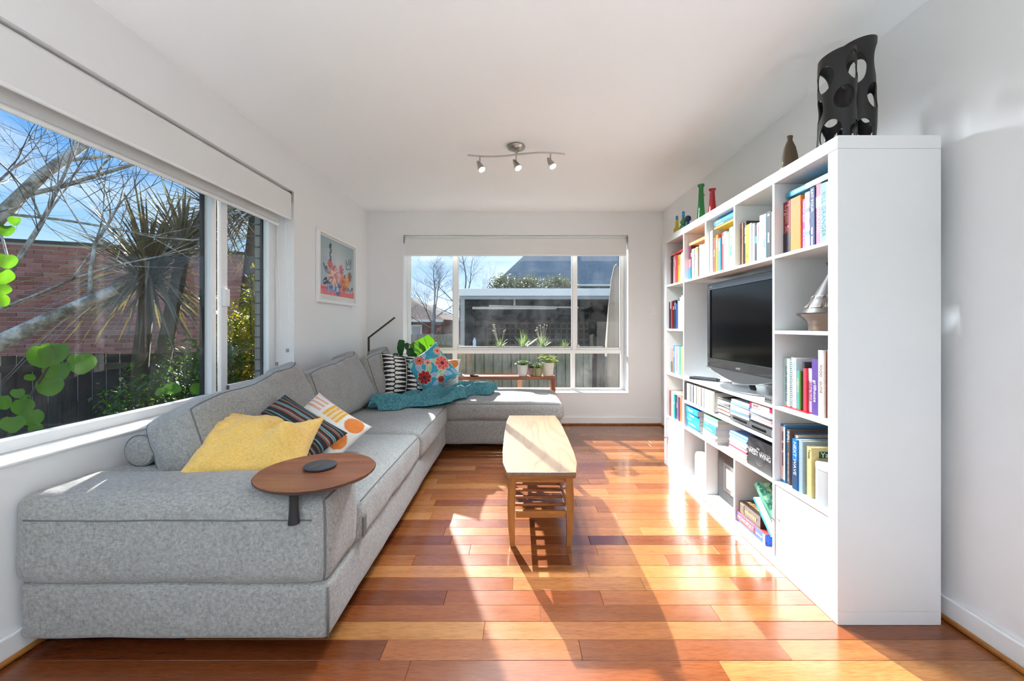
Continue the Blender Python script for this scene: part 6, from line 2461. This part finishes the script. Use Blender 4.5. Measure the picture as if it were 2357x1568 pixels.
for X_, Y_, Z_, D_ in (
        (-2.5, 2.186, 0.975, 0.122), (-2.46, 2.208, 0.988, 0.119), (-2.48, 2.352, 0.922, 0.123), (-2.52, 2.277, 0.881, 0.115), (-2.5, 2.217, 0.811, 0.104),
        (-2.55, 2.132, 0.718, 0.085), (-2.5, 2.137, 0.661, 0.089), (-2.45, 2.013, 0.656, 0.083), (-2.45, 2.113, 0.611, 0.057), (-2.5, 2.019, 0.761, 0.073),
        (-2.5, 2.028, 1.45, 0.073), (-2.46, 1.98, 1.37, 0.075), (-2.5, 2.026, 1.598, 0.062), (-2.52, 2.081, 1.659, 0.049), (-2.48, 1.992, 1.309, 0.061),
        (-2.5, 2.011, 1.258, 0.065), (-2.55, 2.114, 0.788, 0.05), (-2.6, 2.213, 0.858, 0.044), (-2.55, 2.151, 0.759, 0.043), (-2.75, 3.296, 0.638, 0.119),
        (-2.72, 3.526, 0.604, 0.108), (-2.72, 3.65, 0.635, 0.099), (-2.72, 3.161, 0.635, 0.08)):
    round_leaf(X_, Y_, Z_, D_, lr.uniform(-25, 30), lr.uniform(20, 65))

# ------------------------------------------------------------------ beyond the end window
# raised planter with upright timber boards
pb = thing('planter_box', 'raised timber planter of upright boards outside the end window', 'planter', (.2, 6.9, GZ))
PLT = mat('green_timber', C('#5c5e52'), .85, build=wood_build(C('#474a40'), C('#74766a'), 'z', 5))
x = -1.0
pm = make_mesh('plank', MB().box(0, .142, -.012, .012, 0, 1.10), PLT, bevel=.003, bseg=1)
while x < 1.25:
    o = bpy.data.objects.new('plank', pm)
    COL.objects.link(o)
    o.parent = pb
    o.location = (x - .2, RNG.uniform(-.004, .004), 0)
    x += .15
part('cap', MB().box(-1.02, 1.42, 6.87, 6.95, .75, .79), mat('cap_timber', C('#6f675a'), .8), pb)
part('fill', MB().box(-1.0, 1.40, 6.915, 7.5, GZ, .74), SOIL, pb)
gb = thing('garden_bench', 'low orange timber bench slats outside the end window', 'bench', (0, 6.35, GZ))
for i, y_ in enumerate((6.25, 6.36, 6.47)):
    part('slat', MB().box(-.85, .12, y_, y_ + .09, .36, .385), mat('cedar', C('#a8693c'), .7, build=wood_build(C('#8a5530'), C('#b97a48'), 'x', 6)), gb)
for xa in (-.8, .0):
    part('leg', MB().box(xa, xa + .07, 6.28, 6.53, GZ, .3598), mat('cedar'), gb)

FEST = leaf_mat('grass_blade', C('#5f7a4a'), C('#9fb08a'), .35)


def tuft(label, x, y, z, n, L, seed, heads=False):
    rnd = random.Random(seed)
    t = thing('grass_tuft', label, 'grass plant', (x, y, z), 'grass tufts in the planter')
    mb, hd_ = MB(), MB()
    for i in range(n):
        a, e = rnd.uniform(0, 2 * math.pi), rnd.uniform(.6, 1.5)
        strap(mb, (x + rnd.uniform(-.03, .03), y + rnd.uniform(-.03, .03), z), (math.cos(a) * math.cos(e), math.sin(a) * math.cos(e), math.sin(e)), L * rnd.uniform(.5, 1.1), .008, rnd.uniform(.1, .5), rnd)
    part('blades', mb, FEST, t, kind='stuff')
    if heads:
        for i in range(7):
            dx_ = rnd.uniform(-.12, .12)
            hz = rnd.uniform(.28, .42)
            hd_.tube([(x, y, z), (x + dx_ * .6, y, z + hz * .6), (x + dx_, y, z + hz)], .002, 4)
            hd_.lathe([(0, -.006), (.012, .0), (.014, .008), (0, .02)], 7, (x + dx_, y, z + hz))
        part('seed_heads', hd_, mat('dry_seed', C('#b9ac92'), .8), t, kind='stuff')
    return t


tuft('broad green grass tuft in the middle of the planter', .10, 7.0, .75, 90, .42, 2)
tuft('flowering grass tuft with seed heads, planter end by the post', -.30, 7.05, .75, 50, .26, 3, True)
tuft('blue-green grass tuft with seed heads beside the middle tuft', .42, 7.05, .75, 90, .34, 4, True)
tuft('small green tuft at the umbrella end of the planter', .80, 7.05, .75, 60, .20, 5)

# open carport with white fascia
D = 10.0
cp = thing('carport', 'open carport with white fascia and dark lattice interior beyond the garden', 'carport', (.5, D, GZ))
FASC = mat('fascia_white', C('#f2f0ec'), .5)
CPD = mat('carport_dark', C('#5d5f63'), .8)
part('fascia', MB().box(-1.42, 4.2, D, D + .06, 1.86, 2.04), FASC, cp, bevel=.01)
part('gutter', MB().box(-1.40, 4.2, D + .02, D + .12, 1.78, 1.855), mat('gutter_grey', C('#8d9196'), .5, .3), cp)
part('roof', MB().box(-1.42, 4.2, D + .065, D + 5.5, 1.90, 2.0), CPD, cp)
part('post', MB().box(-1.38, -1.28, D + .02, D + .12, GZ, 1.7798), mat('post_grey', C('#a6a6a2'), .6), cp)
part('back_wall', MB().box(-1.42, 4.2, D + 5.3, D + 5.4, GZ, 1.8995), CPD, cp)
part('side_wall', MB().box(-1.42, -1.37, D + .13, D + 5.29, GZ, 1.8995), CPD, cp)
part('side_wall', MB().box(4.1, 4.2, D + .13, D + 5.29, GZ, 1.8995), CPD, cp)
part('slab', MB().box(-1.4, 4.1, D + .1, D + 5.25, GZ - .05, GZ + .03), mat('concrete', C('#8c8880'), .9), cp)
LATT = mat('lattice_brown', C('#7d6a5c'), .8)
la = part('lattice_rail', MB().box(-.9, 2.05, D + 2.0, D + 2.02, .35, .43), LATT, cp)
for z_ in (.55, .71, .87, 1.03, 1.19):
    part('lattice_slat', MB().box(-.9, 2.05, D + 2.0, D + 2.02, z_, z_ + .05), LATT, cp)
x = -.9
while x < 2.05:
    part('lattice_slat', MB().box(x, x + .05, D + 2.021, D + 2.04, .35, 1.24), LATT, cp)
    x += .165
part('screen_fence', MB().box(-1.3, 4.0, D + 2.05, D + 2.1, GZ, 1.30), mat('carport_fence', C('#4a4541'), .85, build=wood_build(C('#3d3834'), C('#5a544e'), 'z', 4)), cp)
ft = thing('tube_light', 'white fluorescent batten hanging under the carport roof', 'tube light', (0, D + .6, 1.6))
part('batten', MB().box(-1.15, 1.0, D + .55, D + .63, 1.56, 1.625), FASC, ft, bevel=.006)
part('tube', MB().tube([(-.72, D + .50, 1.645), (1.55, D + .50, 1.60)], .022, 10), FASC, ft)
part('hanger', MB().box(-.1, -.05, D + .55, D + .6, 1.6255, 1.8995), FASC, ft)
solo('drink_bottle', MB().lathe([(0, 0), (.035, 0), (.036, .12), (.018, .15), (.018, .175), (0, .176)], 14, (-.88, 8.5, .71)), mat('bottle_blue', C('#b8cfe0'), .3), 'small pale plastic bottle on the ledge by the carport post', 'bottle', loc=(-.88, 8.5, .71), smooth=40)
solo('ledge', MB().box(-1.25, -.6, 8.3, 8.75, GZ, .7095), mat('ledge_grey', C('#77787a'), .8), 'grey timber ledge beside the carport post', 'ledge', loc=(-.9, 8.5, GZ), bevel=.01)

# furled umbrella cover
um = thing('garden_umbrella', 'furled garden umbrella in a brown-grey cover by the end window edge', 'umbrella', (1.66, 6.9, GZ))
prof = [(0, 0), (.16, 0), (.20, .3), (.185, .9), (.15, 1.5), (.10, 1.95), (.05, 2.18), (.015, 2.22), (0, 2.22)]
m_ = MB().lathe(prof, 30, (1.66, 6.9, GZ + .3))
m_.v = [(1.66 + (x - 1.66) * (1 + .08 * math.sin(math.atan2(y - 6.9, x - 1.66) * 7 + z * 2)), 6.9 + (y - 6.9) * (1 + .08 * math.sin(math.atan2(y - 6.9, x - 1.66) * 7 + z * 2)), z) for x, y, z in m_.v]
part('cover', m_, mat('umbrella_cover', C('#8a7f74'), .85, build=paint_build(25, .2, .4)), um, smooth=60)
part('pole', MB().tube([(1.66, 6.9, GZ), (1.66, 6.9, GZ + .3)], .025, 12), METAL, um)
part('foot', MB().box(1.45, 1.87, 6.7, 7.1, GZ + .0005, GZ + .05), CPD, um)

# boundary fence on the garden side of the view
paling_fence('weathered grey paling fence beside the carport', (-6.0, 9.6), (-1.45, 9.6), GZ, .95, PALING, .15, rails=(.2, 1.05))
paling_fence('green stained paling fence behind the planter', (-1.3, 8.9), (3.2, 8.9), GZ, .60, PLT, .15, rails=(.2, .7))


# neighbouring houses
def house(name, label, x0, x1, y0, y1, zw, zr, wallm, roofm, ridge=(.35, .65), wins=(), ov=.5, tiles=False):
    t = thing(name, label, 'house', ((x0 + x1) / 2, y0, GZ))
    part('wall', MB().box(x0, x1, y0, y1, GZ, zw), wallm, t)
    ym = (y0 + y1) / 2
    ra, rb_ = x0 + (x1 - x0) * ridge[0], x0 + (x1 - x0) * ridge[1]
    m_ = MB()
    vs = [(x0 - ov, y0 - ov, zw), (x1 + ov, y0 - ov, zw), (x1 + ov, y1 + ov, zw), (x0 - ov, y1 + ov, zw), (ra, ym, zr), (rb_, ym, zr)]
    m_.add(vs, [(0, 1, 5, 4), (1, 2, 5), (2, 3, 4, 5), (3, 0, 4), (3, 2, 1, 0)])
    rf = part('roof', m_, roofm, t)
    part('gutter', MB().box(x0 - ov - .02, x1 + ov, y0 - ov - .1, y0 - ov, zw - .12, zw), FASC, rf)
    for xa, xb, za, zb in wins:
        wn = part('window', MB().box(xa, xb, y0 - .04, y0 - .001, za, zb), FASC, t)
        part('pane', MB().box(xa + .08, (xa + xb) / 2 - .03, y0 - .05, y0 - .041, za + .08, zb - .08).box((xa + xb) / 2 + .03, xb - .08, y0 - .05, y0 - .041, za + .08, zb - .08), mat('house_glass', C('#5d7fa0'), .1), wn)
    return t


def tile_build(c1, c2, sx, sz):
    def f(nt, b):
        tc = N(nt, 'TexCoord')
        mp = N(nt, 'Mapping')
        mp.inputs['Scale'].default_value = (sx, sz, sz)
        nt.links.new(tc.outputs['Object'], mp.inputs[0])
        br = N(nt, 'TexBrick')
        br.inputs['Color1'].default_value = (*c1, 1)
        br.inputs['Color2'].default_value = (*c2, 1)
        br.inputs['Mortar'].default_value = (*tuple(x * .35 for x in c1), 1)
        br.inputs['Scale'].default_value = 1.0
        br.inputs['Mortar Size'].default_value = .09
        nt.links.new(mp.outputs[0], br.inputs['Vector'])
        nt.links.new(br.outputs['Color'], b.inputs['Base Color'])
    return f


house('neighbour_house', 'two-storey house with grey-blue tiled hip roof behind the carport', -.8, 13.0, 25, 35, 3.6, 6.6, mat('house_brick', C('#8a7a68'), .9, build=paint_build(8, .3, 0)),
      mat('slate_tiles', C('#8a93a0'), .35, build=tile_build(C('#a9a59d'), C('#ccc7bd'), 2.4, 2.4)), ridge=(.12, .88), wins=((5.6, 7.4, 1.9, 3.1), (9.0, 10.6, 1.9, 3.1)), ov=.6)
house('brick_cottage', 'low red brick cottage with tiled roof beyond the paling fence', -13.0, -3.9, 20, 28, 1.45, 3.0, mat('cottage_brick', C('#8a5248'), .9, build=paint_build(8, .3, 0)),
      mat('terracotta_tiles', C('#6e5a56'), .95, spec=.05, build=tile_build(C('#6e5650'), C('#7d6660'), 3.0, 3.0)), ridge=(.3, .7), wins=((-7.5, -6.4, .3, 1.2), (-5.6, -4.6, .3, 1.2)), ov=.4)
OLIVE = leaf_mat('olive_leaf', C('#555c44'), C('#8a8c70'), .2)
shrub('olive_tree', 'grey-green bushy tree between the carport and tiled house', [(-.5, 16.5, 2.75, .75, .6, .60), (.45, 16.6, 2.75, .8, .6, .55), (1.5, 16.5, 2.70, .75, .6, .60), (-1.0, 16.6, 2.3, .5, .5, .6), (2.1, 16.7, 2.5, .5, .5, .6)], OLIVE, 9000, .10, 15, cat='tree')
BT = mat('grey_bark', C('#6a6a72'), .9)
for lab, x, y, h, seed in (('tall bare winter tree rising beside the end window mullion', -2.5, 19.0, 4.6, 31), ('bare bushy winter tree over the cottage roof', -3.6, 17.5, 3.4, 41)):
    bare_tree(lab, [(x, y, GZ), (x + .05, y, h * .35), (x + .1, y, h * .6)], [.11, .085, .06],
              [((x + .05, y, h * .35), (-.5, 0, 1), h * .45, .032), ((x + .08, y, h * .5), (.5, .1, 1), h * .45, .032), ((x + .1, y, h * .6), (0, 0, 1), h * .45, .032), ((x + .05, y, h * .3), (-.9, .1, .5), h * .4, .026), ((x + .06, y, h * .42), (.9, .1, .7), h * .4, .026)],
              seed, m=BT, depth=4, group='bare winter trees beyond the end window', twig_m=mat('far_twig', C('#6b6670'), .9))
